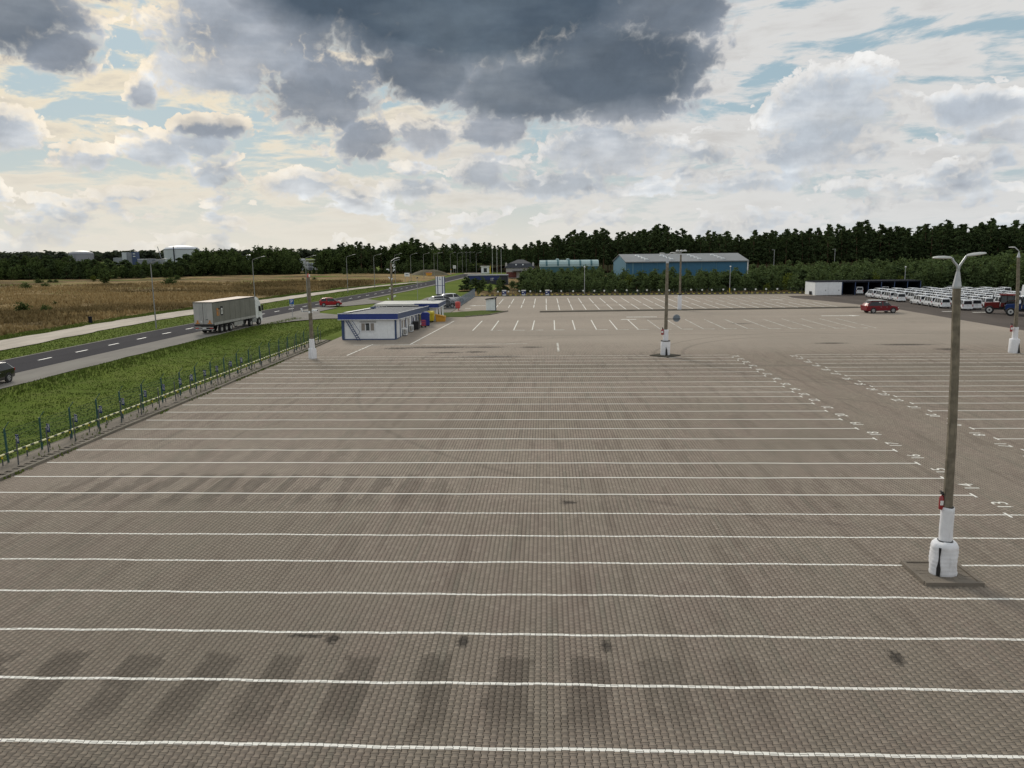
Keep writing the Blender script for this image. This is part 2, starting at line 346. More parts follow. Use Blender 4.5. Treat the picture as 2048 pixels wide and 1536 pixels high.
def leaves(name, a, b, hue=.35):
    mt, n = begin(name); gi = n.new('ShaderNodeNewGeometry'); oi = n.new('ShaderNodeObjectInfo')
    rnd = gi.outputs['Random Per Island']
    c = n.mix(rnd, a, b)
    c = n.mix(n.m('MULTIPLY', oi.outputs['Random'], hue), c, tuple(x * 1.9 for x in b))
    b1 = n.new('ShaderNodeBsdfDiffuse'); n.put(b1.inputs[0], c)
    b2 = n.new('ShaderNodeBsdfTranslucent'); n.put(b2.inputs[0], n.mix(.5, c, (.07, .10, .015)))
    mx = n.new('ShaderNodeMixShader'); mx.inputs[0].default_value = .22
    n.t.links.new(b1.outputs[0], mx.inputs[1]); n.t.links.new(b2.outputs[0], mx.inputs[2])
    o = n.new('ShaderNodeOutputMaterial'); n.t.links.new(mx.outputs[0], o.inputs[0]); return mt
leaves('pine_needles', (.034, .054, .024), (.080, .108, .048), .3)
leaves('birch_leaves', (.050, .074, .030), (.098, .130, .054), .4)
leaves('dark_leaves', (.034, .054, .020), (.078, .106, .038), .35)
leaves('yellow_leaves', (.07, .09, .016), (.12, .14, .03), .3)
leaves('far_leaves', (.045, .055, .042), (.068, .080, .058), .25)  # paler and greyer than near leaves: distance haze put into the colour
slabs('island_paving', (.165, .143, .118), (.245, .213, .176)); plain('bark', (.085, .062, .045), .95, .3, 6); plain('pine_bark', (.13, .075, .045), .95, .3, 4)
plain('concrete_pole', (.205, .178, .135), .9, .30, 3.5, dirt=.85, bump=.8, spec=.1)
plain('galv', (.42, .43, .44), .45, .12, 5, metal=.7); plain('lamp_post_grey', (.26, .26, .25), .6, .12, 4); plain('lamp_grey', (.50, .50, .48), .5, .1, 4)
plain('white_wrap', (.78, .78, .80), .75, .05, 5, dirt=.30, bump=.7, bscale=7); plain('white_paint', (.84, .85, .86), .55, .06, 2, dirt=.12)
plain('panel_white', (.82, .835, .84), .5, .06, 2, dirt=.22); plain('window_frame', (.72, .73, .74), .45, .05, 2)
plain('black', (.012, .012, .013), .55, .3, 5); plain('rubber', (.018, .018, .018), .85, .2, 9); plain('dark_grey', (.045, .047, .05), .6, .2, 5)
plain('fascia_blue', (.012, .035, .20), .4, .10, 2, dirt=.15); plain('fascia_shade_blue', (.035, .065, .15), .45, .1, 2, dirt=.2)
plain('roof_grey', (.085, .097, .112), .6, .2, .8, dirt=.2); plain('roof_white', (.50, .50, .47), .7, .12, .8)
plain('fence_green', (.018, .075, .070), .5, .15, 4); plain('wire_green', (.022, .07, .045), .6, .2, 4); plain('fence_grey', (.20, .24, .28), .5, .12, 4, metal=.4)
plain('post_grey', (.07, .08, .085), .6, .15, 4); plain('sign_blue', (.010, .025, .14), .4, .05, 3); plain('road_sign_blue', (.012, .09, .33), .35, .05, 3)
plain('sign_white', (.78, .78, .76), .5, .03, 3); plain('red_paint', (.28, .014, .016), .3, .12, 3, coat=.6); plain('yellow_paint', (.62, .50, .03), .45, .1, 3, dirt=.15)
plain('orange_paint', (.60, .30, .03), .5, .12, 3, dirt=.2); plain('blue_plastic', (.010, .028, .22), .4, .12, 3); plain('cart_red', (.50, .07, .06), .5, .15, 3)
plain('car_white', (.80, .81, .82), .28, .03, 2, coat=.7); plain('car_red', (.17, .006, .012), .45, .05, 2, coat=.15, spec=.3); plain('car_bright_red', (.34, .010, .016), .42, .05, 2, coat=.2, spec=.3)
plain('car_black', (.012, .012, .014), .22, .1, 2, coat=.9); plain('car_silver', (.33, .35, .37), .28, .05, 2, metal=.5, coat=.6); plain('car_grey', (.06, .072, .085), .25, .08, 2, metal=.3, coat=.8)
plain('glass', (.016, .019, .023), .16, .2, 1, spec=.45); plain('pale_glass', (.055, .066, .072), .16, .2, 1, spec=.5)
plain('rim', (.48, .48, .49), .35, .1, 6, metal=.6); plain('tail_light', (.33, .012, .012), .25, .1, 5); plain('head_light', (.62, .64, .66), .15, .1, 5)
plain('tarp', (.185, .178, .155), .6, .14, .7, dirt=.3); plain('tarp_roof', (.60, .50, .42), .7, .12, .7, dirt=.15); plain('door_grey', (.42, .41, .39), .55, .10, 1.0, dirt=.25)
plain('rail_grey', (.38, .37, .35), .6, .1, 2, dirt=.4); plain('orange_reflect', (.52, .20, .04), .4, .3, 9)
plain('hall_blue', (.030, .135, .235), .5, .08, .3, dirt=.15); plain('hall_light_blue', (.085, .20, .27), .5, .08, .3); plain('hall_roof', (.22, .23, .235), .6, .1, .2); plain('skylight', (.62, .64, .64), .4, .08, 2)
plain('hall_teal', (.055, .15, .17), .5, .1, .3); plain('hall_teal_roof', (.34, .46, .46), .5, .07, .3); plain('slate', (.030, .034, .044), .7, .2, .8); plain('render_wall', (.46, .44, .42), .8, .08, .5, dirt=.15)
plain('red_brick', (.17, .055, .045), .85, .25, 2); plain('tank_grey', (.28, .285, .31), .5, .08, .05); plain('tank_white', (.50, .53, .58), .5, .06, .05); plain('industry_grey', (.24, .255, .29), .6, .12, .2)
plain('tractor_red', (.15, .012, .010), .5, .15, 3, dirt=.3, spec=.25); plain('tractor_blue', (.010, .035, .14), .5, .15, 3, dirt=.3, spec=.25)
plain('dark_metal', (.020, .022, .030), .8, .3, 1.0, dirt=.3, spec=.05); plain('mound_earth', (.10, .085, .045), .95, .3, .6)
plain('curtain', (.26, .23, .20), .8, .1, 9); plain('grille', (.30, .29, .26), .6, .2, 9)
def stripes(name, a, b, per, duty=.5, axis=1):
    mt, n = begin(name); P = pos_node(n); x = n.sep(P)[axis]
    fr = n.m('FRACT', n.m('DIVIDE', x, per)); c = n.mix(n.m('GREATER_THAN', fr, duty), a, b)
    c = n.mix(n.ss(n.noise(P, 6, 4, .7), .5, .8, 0, .35), c, (.2, .18, .12))
    return finish(mt, n, c, .55)
stripes('rail_stripe', (.86, .83, .46), (.030, .050, .035), .62, .55)
stripes('far_rail_stripe', (.55, .46, .07), (.03, .03, .025), 1.15, .42, 0)

# ---------------------------------------------------------------- mesh building
class MB:
    def __init__(s): s.v = []; s.f = []
    def add(s, vs, fs):
        o = len(s.v); s.v += [tuple(v) for v in vs]; s.f += [tuple(i + o for i in f) for f in fs]; return s
    def box(s, cx, cy, cz, sx, sy, sz, rz=0.0, tap=1.0):
        c, q = math.cos(rz), math.sin(rz); vs = []
        for dz, k in ((-.5, 1.0), (.5, tap)):
            for dx, dy in ((-.5, -.5), (.5, -.5), (.5, .5), (-.5, .5)):
                x, y = dx * sx * k, dy * sy * k; vs.append((cx + c * x - q * y, cy + q * x + c * y, cz + dz * sz))
        return s.add(vs, [(3, 2, 1, 0), (4, 5, 6, 7), (0, 1, 5, 4), (1, 2, 6, 5), (2, 3, 7, 6), (3, 0, 4, 7)])
    def tube(s, pts, rad, k=8, caps=True):
        pts = [Vector(p) for p in pts]; rad = rad if isinstance(rad, (list, tuple)) else [rad] * len(pts)
        o = len(s.v); t0 = (pts[1] - pts[0]).normalized(); a = Vector((1, 0, 0)) if abs(t0.x) < .9 else Vector((0, 1, 0))
        u = t0.cross(a).normalized()
        for i, p in enumerate(pts):
            t = (pts[min(i + 1, len(pts) - 1)] - pts[max(i - 1, 0)]).normalized()
            u = (u - t * u.dot(t)).normalized(); w = t.cross(u)
            for j in range(k):
                an = 2 * math.pi * (j + .5) / k; s.v.append(tuple(p + (u * math.cos(an) + w * math.sin(an)) * rad[i]))
        for i in range(len(pts) - 1):
            for j in range(k):
                s.f.append((o + i * k + j, o + i * k + (j + 1) % k, o + (i + 1) * k + (j + 1) % k, o + (i + 1) * k + j))
        if caps:
            s.f.append(tuple(o + j for j in range(k))[::-1]); e = o + (len(pts) - 1) * k; s.f.append(tuple(e + j for j in range(k)))
        return s
    def lathe(s, prof, k=16, c=(0, 0, 0), jit=0.0):
        o = len(s.v)
        for i, (r, z) in enumerate(prof):
            for j in range(k):
                an = 2 * math.pi * j / k; q = r * (1 + jit * random.uniform(-1, 1)); s.v.append((c[0] + q * math.cos(an), c[1] + q * math.sin(an), c[2] + z))
        for i in range(len(prof) - 1):
            for j in range(k): s.f.append((o + i * k + j, o + i * k + (j + 1) % k, o + (i + 1) * k + (j + 1) % k, o + (i + 1) * k + j))
        s.f.append(tuple(o + j for j in range(k))[::-1]); e = o + (len(prof) - 1) * k; s.f.append(tuple(e + j for j in range(k)))
        return s
    def quad(s, a, b, c, d): return s.add([a, b, c, d], [(0, 1, 2, 3)])
    def prism(s, pts, lo, hi, axis=2):
        """outline of 2D points extruded along an axis"""
        k = len(pts)
        def P(p, h): return (p[0], p[1], h) if axis == 2 else ((p[0], h, p[1]) if axis == 1 else (h, p[0], p[1]))
        return s.add([P(p, lo) for p in pts] + [P(p, hi) for p in pts],
                     [tuple(range(k))[::-1], tuple(range(k, 2 * k))] + [(i, (i + 1) % k, k + (i + 1) % k, k + i) for i in range(k)])
    def mesh(s, name, m, smooth=False):
        me = bpy.data.meshes.new(name); me.from_pydata(s.v, [], s.f)
        bm = bmesh.new(); bm.from_mesh(me); bmesh.ops.recalc_face_normals(bm, faces=bm.faces); bm.to_mesh(me); bm.free()
        me.materials.append(MATS[m])
        if smooth:
            me.polygons.foreach_set('use_smooth', [True] * len(me.polygons)); me.set_sharp_from_angle(angle=R(38))
        return me
    def build(s, name, m, parent=None, smooth=False):
        return link(name, s.mesh(name, m, smooth), parent)
def link(name, me, parent=None, loc=None, rz=None):
    o = bpy.data.objects.new(name, me); C.objects.link(o)
    if parent is not None: o.parent = parent
    if loc is not None: o.location = loc
    if rz is not None: o.rotation_euler = (0, 0, rz)
    return o
def tag(o, label, cat, group=None):
    o['label'] = label; o['category'] = cat
    if group: o['group'] = group
    return o
def thing(name, label, cat, loc=(0, 0, 0), rz=0.0, group=None):
    o = link(name, None, None, loc, rz); o.empty_display_size = .3
    return tag(o, label, cat, group)
def struct(o): o['kind'] = 'structure'; return o
def stuff(o): o['kind'] = 'stuff'; return o
def copy_tree(o, loc, rz, label=None, group=None, scale=None, skip=()):
    r = o.copy(); C.objects.link(r); r.location = loc; r.rotation_euler = (0, 0, rz)
    if label: r['label'] = label
    if group: r['group'] = group
    if scale: r.scale = scale
    for ch in list(o.children):
        if ch.name.split('.')[0] in skip: continue
        c = ch.copy(); C.objects.link(c); c.parent = r
        for gch in list(ch.children):
            d2 = gch.copy(); C.objects.link(d2); d2.parent = c
    return r
def np_mesh(name, V, F, m, smooth=False):
    """V n x 3, F m x k (all faces with k corners)"""
    me = bpy.data.meshes.new(name); V = np.asarray(V, np.float32); F = np.asarray(F, np.int32); k = F.shape[1]
    me.vertices.add(len(V)); me.vertices.foreach_set('co', V.ravel())
    me.loops.add(F.size); me.loops.foreach_set('vertex_index', F.ravel())
    me.polygons.add(len(F)); me.polygons.foreach_set('loop_start', np.arange(0, F.size, k, dtype=np.int32))
    me.update(calc_edges=True); me.materials.append(MATS[m])
    if smooth: me.polygons.foreach_set('use_smooth', [True] * len(F))
    return me
def text_mesh(name, txt, size, m, extrude=.004):
    cu = bpy.data.curves.new(name, 'FONT'); cu.body = txt; cu.size = size; cu.align_x = 'CENTER'; cu.align_y = 'CENTER'; cu.extrude = extrude; cu.resolution_u = 3
    o = bpy.data.objects.new(name, cu); C.objects.link(o); dg = bpy.context.evaluated_depsgraph_get(); dg.update()
    me = bpy.data.meshes.new_from_object(o.evaluated_get(dg)); bpy.data.objects.remove(o); bpy.data.curves.remove(cu)
    me.materials.clear(); me.materials.append(MATS[m]); me.name = name
    return me

# ================================================================ GROUND
def sstep(x, a, b):
    t = np.clip((x - a) / (b - a), 0, 1); return t * t * (3 - 2 * t)
def vnoise(x, y, seed=0):
    r = np.random.default_rng(seed); T = r.random((64, 64)); xi = np.floor(x).astype(int); yi = np.floor(y).astype(int)
    fx = x - xi; fy = y - yi; fx = fx * fx * (3 - 2 * fx); fy = fy * fy * (3 - 2 * fy)
    g = lambda i, j: T[i % 64, j % 64]
    return (g(xi, yi) * (1 - fx) + g(xi + 1, yi) * fx) * (1 - fy) + (g(xi, yi + 1) * (1 - fx) + g(xi + 1, yi + 1) * fx) * fy
ROADC = [(-40, -50.0), (0, -49.6), (40, -49.4), (75, -49.0), (95, -48.6), (115, -47.7), (135, -46.3), (165, -42.8), (200, -39.6), (240, -36.9), (280, -35.2), (340, -32.6), (420, -28.5), (520, -24)]
def road_x(y): return np.interp(y, [p[0] for p in ROADC], [p[1] for p in ROADC])
PATHC = [(-40, -58), (0, -58), (60, -60.6), (90, -62.2), (115, -63.0), (135, -61.6), (165, -58.8), (200, -55.2), (225, -50.5), (245, -45.0), (256, -41.5)]
PATHW = [(-40, 7.0), (135, 6.0), (200, 4.6), (256, 2.6)]
def path_x(y): return np.interp(y, [p[0] for p in PATHC], [p[1] for p in PATHC])
def ground_z(x, y):
    x = np.asarray(x, float); y = np.asarray(y, float)
    out = road_x(y) + 7.8                                   # outer edge of the paved shoulder
    sw = sstep(x, out - .2, out + 4.5) * (1 - sstep(x, -31.0, -27.2)) * (1 - sstep(y, 100, 116))
    z = -.06 - .62 * sw
    rid = np.exp(-((x - out - 1.2) / .9) ** 2) * (1 - sstep(y, 104, 114))
    z = z + rid * (.10 + .16 * vnoise(x * .8, y * .35, 3)) + sw * .12 * (vnoise(x * .7, y * .7, 4) - .5)
    z = z - .55 * sstep(y, 170.7, 171.5) * sstep(x, -17, -14) * (1 - sstep(y, 268, 300)) * (1 - sstep(x, 150, 300))
    z = z + .22 * np.exp(-((x + 31) / 3.0) ** 2 - ((y - 128) / 4) ** 2)
    fld = sstep(-x, -(path_x(y) - 5.5), -(path_x(y) - 12)) * sstep(y, 6, 30)
    z = z + fld * (.9 * (vnoise(x * .03, y * .05, 5) - .35) + .35 * (vnoise(x * .12, y * .2, 6) - .5))
    return z
def sheet(name, xs, ys, m, zf, mask=None):
    X, Y = np.meshgrid(xs, ys); V = np.stack([X, Y, zf(X, Y)], -1).reshape(-1, 3); nx = len(xs)
    i = np.arange(len(ys) - 1)[:, None] * nx + np.arange(nx - 1)[None, :]
    F = np.stack([i, i + 1, i + 1 + nx, i + nx], -1).reshape(-1, 4)
    if mask is not None:
        cx = V[F].mean(1); F = F[mask(cx[:, 0], cx[:, 1])]
    return struct(link(name, np_mesh(name, V, F, m, True)))
xs = np.concatenate([[-4000, -1200, -700], np.arange(-420, -120, 6), np.arange(-120, -15, 1.0), np.arange(-15, 131, 5), [200, 400, 1200, 4000]])
ys = np.concatenate([[-600, -60], np.arange(-20, 180, 1.2), np.arange(180, 420, 6), [420, 700, 1500, 5000]])
sheet('ground', xs, ys, 'verge', ground_z)
fx = np.concatenate([np.arange(-420, -120, 4), np.arange(-120, -40, 1.0)]); fy = np.concatenate([np.arange(-20, 240, 1.2), np.arange(240, 400, 4)])
sheet('dry_field', fx, fy, 'dry_ground', lambda x, y: ground_z(x, y) + .03,
      lambda x, y: (x < path_x(y) - 6.3 - 1.2 * np.sin(y * .21) - .8 * np.sin(y * .53)) & (y > 0) | ((y > 262) & (x < road_x(y) - 5.2)))
sheet('dry_field', np.arange(-34, 122, 4.0), np.concatenate([np.arange(171.6, 300, 4), [300]]), 'dry_ground', lambda x, y: ground_z(x, y) + .05 + .4 * vnoise(x * .1, y * .1, 9) * sstep(y, 172, 180),
      lambda x, y: (x > -14 + .0 * y) | (y < 200) & (x > -15 - (y - 171) * .25))

plain('forest_floor', (.030, .030, .017), .95, .4, .2, spec=.0)
sheet('forest_floor', np.arange(-130, 330, 20.0), np.arange(266, 760, 13.0), 'forest_floor', lambda x, y: 0 * x + .03,
      lambda x, y: (y > np.interp(x, [-130, -60, -20, 0, 60, 330], [362, 352, 352, 322, 262, 262])))
sheet('forest_floor', np.arange(-330, -90, 10.0), np.arange(318, 620, 9.0), 'forest_floor', lambda x, y: ground_z(x, y) + .06, lambda x, y: y > np.interp(x, [-330, -230, -180, -120], [316, 326, 320, 345]))
sheet('forest_floor', np.arange(-1100, 800, 100.0), np.arange(610, 1800, 100.0), 'forest_floor', lambda x, y: 0 * x - .01)
sheet('forest_floor', np.arange(-150, -59, 15.0), np.arange(362, 640, 20.0), 'forest_floor', lambda x, y: 0 * x + .08)
def ribbon(name, ysl, left, right, z, m):
    V = []; F = []
    for i, y in enumerate(ysl):
        V += [(float(left(y)), y, z), (float(right(y)), y, z)]
        if i: F.append((2 * i - 2, 2 * i - 1, 2 * i + 1, 2 * i))
    return struct(link(name, np_mesh(name, V, F, m)))
yr = list(np.arange(-40, 521, 5.0))
jit = lambda y, s, a: a * (float(vnoise(np.array(y * .35), np.array(s * 7.3), 11)) - .5)
ribbon('road', yr, lambda y: road_x(y) - 3.4, lambda y: road_x(y) + 3.35, .03, 'asphalt')
ribbon('road_edge', yr, lambda y: road_x(y) - 3.75, lambda y: road_x(y) - 3.4, .022, 'shoulder_paving')
ribbon('road_shoulder', list(np.arange(-40, 141, 2.0)), lambda y: road_x(y) + 3.35,
       lambda y: road_x(y) + 7.7 + jit(y, 1, .5) if y < 118 else road_x(y) + 7.7 - .0 * y, .024, 'shoulder_paving')
ribbon('road_shoulder', list(np.arange(140, 521, 4.0)), lambda y: road_x(y) + 3.35, lambda y: road_x(y) + 4.6 + 3.1 * max(0, 1 - abs(y - 150) / 14) + jit(y, 2, .3), .024, 'shoulder_paving')
ribbon('gravel_path', list(np.arange(-40, 257, 2.0)), lambda y: path_x(y) - .5 * np.interp(y, *zip(*PATHW)) + jit(y, 3, 1.0),
       lambda y: path_x(y) + .5 * np.interp(y, *zip(*PATHW)) + jit(y, 4, .8), .02, 'gravel')
def flat(name, polys, z, m):
    mb = MB()
    for p in polys: mb.add([(x, y, z) for x, y in p], [tuple(range(len(p)))])
    return struct(link(name, mb.mesh(name, m)))
flat('driveway', [[(-41, 104), (-37.5, 112.5), (-34, 116.5), (-24, 117.0), (-16.5, 118), (-16.5, 124), (-27, 123.2), (-33.5, 123.6), (-37.8, 127.5), (-41, 138)]], .030, 'shoulder_paving')
flat('driveway', [[(-41, 143), (-37.5, 143.5), (-33.5, 150.5), (-22, 151.5), (-15.6, 151), (-15.6, 156), (-25, 156.5), (-34, 158), (-38, 164), (-40, 166)]], .030, 'shoulder_paving')
flat('car_apron', [[(-26, 125.5), (-15.7, 125.5), (-15.7, 170), (-26, 170)]], .018, 'shoulder_paving')
#  dashes down the middle of the road
for k in range(34):
    y0 = 42.2 + 5.9 * k * (1 if k < 60 else 1)
    if y0 < 300:
        c = lambda y: float(road_x(y))
        mb = MB().quad((c(y0) - .10, y0, .036), (c(y0) + .10, y0, .036), (c(y0 + 2.0) + .10, y0 + 2.0, .036), (c(y0 + 2.0) - .10, y0 + 2.0, .036))
        struct(mb.build('road_dash', 'sign_white'))

# ---------------------------------------------------------------- paved lot
ISLE = (11.36, 12.91, 22.17, 23.68)          # raised square round the near lamp post
Y_A, Y_B, NB = 55, 151, 8                   # paver rows (x PAVL) built stone by stone
bands = []
for b in range((Y_B - Y_A) // NB):
    r0, r1 = Y_A + b * NB, Y_A + (b + 1) * NB
    dep = .985 * r1 * PAVL + 1.71; mid = -.0449 * r1 * PAVL
    c0 = int(math.floor((mid - .668 * dep - 1.6) / PITCHX)); c1 = int(math.ceil((mid + .668 * dep + 1.6) / PITCHX))
    bands.append((r0, r1, c0, c1))
far_q = MB(); sand = MB(); XL, XR = -24.62, 56.5
def q2(mb, x0, x1, y0, y1, z): mb.quad((x0, y0, z), (x1, y0, z), (x1, y1, z), (x0, y1, z))
q2(far_q, XL, XR, -6, Y_A * PAVL, 0)
for r0, r1, c0, c1 in bands:
    q2(far_q, XL, c0 * PITCHX, r0 * PAVL, r1 * PAVL, 0); q2(far_q, c1 * PITCHX, XR, r0 * PAVL, r1 * PAVL, 0)
    q2(sand, c0 * PITCHX, c1 * PITCHX, r0 * PAVL, r1 * PAVL, -.009)
q2(far_q, XL, XR, Y_B * PAVL, 92, 0); q2(far_q, -22.9, XR, 92, 109.5, 0); q2(far_q, -16.5, XR, 109.5, 119.2, 0); q2(far_q, -15.6, XR, 119.2, 170.4, 0)
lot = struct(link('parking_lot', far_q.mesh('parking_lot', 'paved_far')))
sand.build('joint_sand', 'joint_sand', lot)
#  one stone: wide at its ends, waisted in the middle, bevelled edge
A1, A2 = .175, .325
def half_w(q):                               # half width at |y|/PAVL = q from the stone's centre
    t = np.clip((q - A1) / (A2 - A1), 0, 1); t = t * t * (3 - 2 * t); return PITCHX * (.5 + ZIG * (2 * t - 1))
prof = [-.5, -.325, -.25, -.175, .175, .25, .325, .5]
def outline(inset):
    rt = [(float(half_w(abs(q))) - inset, q * PAVL - (inset if q == .5 else -inset if q == -.5 else 0)) for q in prof]
    return np.array(rt + [(-x, y) for x, y in rt[::-1]])
top, low = outline(.0078), outline(.0060); K = len(top)
sv = np.concatenate([np.c_[top, np.zeros(K)], np.c_[low, np.full(K, -.013)]])
topq = [(i, i + 1, K - 2 - i, K - 1 - i) for i in range(7)]
sf = np.array(topq + [(i, K + i, K + (i + 1) % K, (i + 1) % K) for i in range(K)])
sf[:7] = sf[:7][:, [0, 1, 2, 3]]
cent = []
for r0, r1, c0, c1 in bands:
    cc, rr = np.meshgrid(np.arange(c0, c1), np.arange(r0, r1 + (1 if r1 > Y_B - NB - 6 and r1 + NB > Y_B else 0))); cc = cc.ravel(); rr = rr.ravel()
    ok_ = (rr < r1) | (cc % 2 == 1); cc, rr = cc[ok_], rr[ok_]
    x = (cc + .5) * PITCHX; y = (rr + .5) * PAVL + np.where(cc % 2 == 1, -.5 * PAVL, 0.0)
    cent.append(np.c_[x, y])
cent = np.concatenate(cent)
cent = cent[~((cent[:, 0] > ISLE[0]) & (cent[:, 0] < ISLE[1]) & (cent[:, 1] > ISLE[2]) & (cent[:, 1] < ISLE[3]))]
tilt = rng.normal(0, .0055, (len(cent), 2)); dz = .0045 + rng.normal(0, .0013, len(cent))
cv = H * 0 + cent
in_view = (cv[:, 1] > 13.75) & (np.abs(cv[:, 0] + .0449 * cv[:, 1]) < .655 * (.985 * cv[:, 1] + 1.71))
order = np.argsort(np.where(in_view, cv[:, 1], 1e9)); single = set(order[:300].tolist())
rest = np.array([i for i in range(len(cent)) if i not in single])
def stones(idx):
    V = np.repeat(sv[None], len(idx), 0).copy()
    V[:, :, 2] += V[:, :, 0] * tilt[idx, 0, None] + V[:, :, 1] * tilt[idx, 1, None] + dz[idx, None]
    V[:, :, 0] += cent[idx, 0, None]; V[:, :, 1] += cent[idx, 1, None]
    F = sf[None] + (np.arange(len(idx)) * 2 * K)[:, None, None]
    return V.reshape(-1, 3), F.reshape(-1, 4)
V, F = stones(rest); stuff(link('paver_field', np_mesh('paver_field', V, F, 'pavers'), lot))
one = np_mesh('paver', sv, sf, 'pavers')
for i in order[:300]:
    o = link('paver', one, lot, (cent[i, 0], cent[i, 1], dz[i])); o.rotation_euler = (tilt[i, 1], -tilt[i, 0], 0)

# ---------------------------------------------------------------- painted rows
XE_L, XE_R = -24.45, 17.35; X2 = 23.5       # left rows end at the aisle, right rows start beyond it
HW = .050
def wob(x, s): return .016 * math.sin(x * .83 + s * 2.1) + .012 * math.sin(x * 2.3 + s) + .007 * math.sin(x * 6.1 + s * 3)
def line_strip(y0, x0, x1, s, z, hw=HW):
    k = max(2, int((x1 - x0) / .8)); V = []; F = []
    for i in range(k + 1):
        x = x0 + (x1 - x0) * i / k; w = wob(x, s); V += [(x, y0 + w - hw, z), (x, y0 + w + hw, z)]
        if i: F.append((2 * i - 2, 2 * i, 2 * i + 1, 2 * i - 1))
    return V, F
cx_all = cent
for k, y0 in enumerate(LINES):
    for side in (0, 1):
        if side == 1 and k < 8: continue
        x0, x1 = (XE_L, XE_R) if side == 0 else (X2, 52.0)
        if side == 0 and k > 16: x0 += .25 * (k % 2)
        V = []; F = []
        if y0 < Y_B * PAVL - .3:
            near = np.where(np.abs(cx_all[:, 1] - y0) < .5 * PAVL + HW + .05)[0]; xmin, xmax = cx_all[near, 0].min(), cx_all[near, 0].max()
            for i in near:
                xc, yc = cx_all[i]; w = wob(xc, k)
                lo, hi = max(y0 + w - HW - yc, -.5 * PAVL + .0075), min(y0 + w + HW - yc, .5 * PAVL - .0075)
                if hi - lo < .008: continue
                qs = [lo] + [q * PAVL for q in prof if lo < q * PAVL < hi] + [hi]
                o = len(V); r = [(float(half_w(abs(q / PAVL))) - .006, q) for q in qs]
                for x, q in r + [(-x, q) for x, q in r[::-1]]: V.append((xc + x, yc + q, dz[i] + tilt[i, 0] * x + tilt[i, 1] * q + .0022))
                F += [(o + j, o + j + 1, o + 2 * len(r) - 2 - j, o + 2 * len(r) - 1 - j) for j in range(len(r) - 1)]
            for a, b in ((x0, xmin - PITCHX / 2), (xmax + PITCHX / 2, 30.0)):
                v2, f2 = line_strip(y0, a, b, k, .006); F += [tuple(j + len(V) for j in f) for f in f2]; V += v2
        else:
            V, F = line_strip(y0, x0, x1, k, .006)
        if y0 > 25.5 and (k < 26):              # short cross stroke at the aisle end
            xe = x1 if side == 0 else x0; o = len(V); s = -1 if side == 0 else 1
            V += [(xe - s * .0, y0 - .26, .0085), (xe + s * .10, y0 - .26, .0085), (xe + s * .10, y0 + .26, .0085), (xe, y0 + .26, .0085)]; F.append((o, o + 1, o + 2, o + 3))
        struct(link('parking_line', np_mesh('parking_line', V, F, 'line_paint')))
for k in range(5, 26):
    ym = (LINES[k] + LINES[k + 1]) / 2
    me = text_mesh('bay_number', str(7 + k), .86, 'line_paint', .001)
    o = struct(link('bay_number', me, None, (17.8, ym, .007), R(90))); o.scale = (1.0, 1.0, 1)
    if k >= 8:
        o = struct(link('bay_number', me, None, (23.1, ym - .1, .007), R(-90)))
#  shorter bays farther off
def bay_line(x, y0, y1, m, dx=0.0, w=.07):
    struct(MB().add([(x - w, y0, .006), (x + w, y0, .006), (x + w + dx, y1, .006), (x - w + dx, y1, .006)], [(0, 1, 2, 3)]).build('parking_line', m))
for k in range(27):
    x = -8.85 + 2.235 * k; dr = .0 + .0016 * (x + 9) * 14
    bay_line(x, 146.2 + .05 * k, 161.4 + .13 * k, 'line_paint' if k < 18 else 'faded_paint', -.02)
    if k < 28: bay_line(x, (136.0 if k < 4 else 129.9) + .06 * k, 143.2 + .07 * k, 'line_paint', -.02)
for k, x in enumerate([-9.3, -6.9, -4.1, -1.75, 1.1, 3.7, 6.4, 9.0, 11.65, 14.4, 17.1, 19.8, 22.5, 25.3, 28.0, 30.7, 33.4, 36.1, 38.6, 41.0]):
    bay_line(x, 97.3, 111.0, 'line_paint' if k < 9 else 'faded_paint', .1)
    if 0 < k < 19: struct(MB().quad((x - .2, 97.25, .0085), (x + 1.4, 97.25, .0085), (x + 1.4, 97.6, .0085), (x - .2, 97.6, .0085)).build('parking_line', 'faded_paint'))
for (x, y, l) in ((12.0, 115.5, 4.5), (10.8, 111.5, 2.2), (40.5, 115.2, 4.2), (-13.2, 142.0, 2.4), (-14.2, 135.2, 1.0), (43.5, 152, 2.4), (61.5, 150.5, 3.0), (61, 121.5, 1.6), (64.5, 119.5, 2.4)):
    struct(MB().quad((x, y - .3, .0105), (x + l, y - .3, .0105), (x + l, y + .3, .0105), (x, y + .3, .0105)).build('direction_arrow', 'line_paint'))
struct(MB().add([(-13.0, 141.2, .0115), (-13.0, 142.9, .0115), (-14.2, 142.05, .0115)], [(0, 1, 2)]).build('direction_arrow', 'line_paint'))
struct(MB().add([(44.7, 114.3, .0115), (44.7, 116.1, .0115), (46.2, 115.2, .0115)], [(0, 2, 1)]).build('direction_arrow', 'line_paint'))
#  long thin guide lines beside the office and at the end of the rows
struct(MB().add([(-14.9, 82.6, .006), (-14.75, 82.6, .006), (-13.2, 111.0, .006), (-13.35, 111.0, .006)], [(0, 1, 2, 3)]).build('guide_line', 'line_paint'))
struct(MB().add([(-19.6, 74.2, .006), (-19.45, 74.2, .006), (-18.9, 83.2, .006), (-19.05, 83.2, .006)], [(0, 1, 2, 3)]).build('guide_line', 'line_paint'))
struct(MB().add([(1.15, 76.4, .006), (1.35, 76.4, .006), (1.35, 83.6, .006), (1.15, 83.6, .006)], [(0, 1, 2, 3)]).build('guide_line', 'faded_paint'))
struct(MB().add([(-21, 82.5, .006), (-14, 82.5, .006), (-2, 82.9, .006), (-2, 83.1, .006), (-21, 82.7, .006)], [(0, 1, 2, 3, 4)]).build('guide_line', 'faded_paint'))

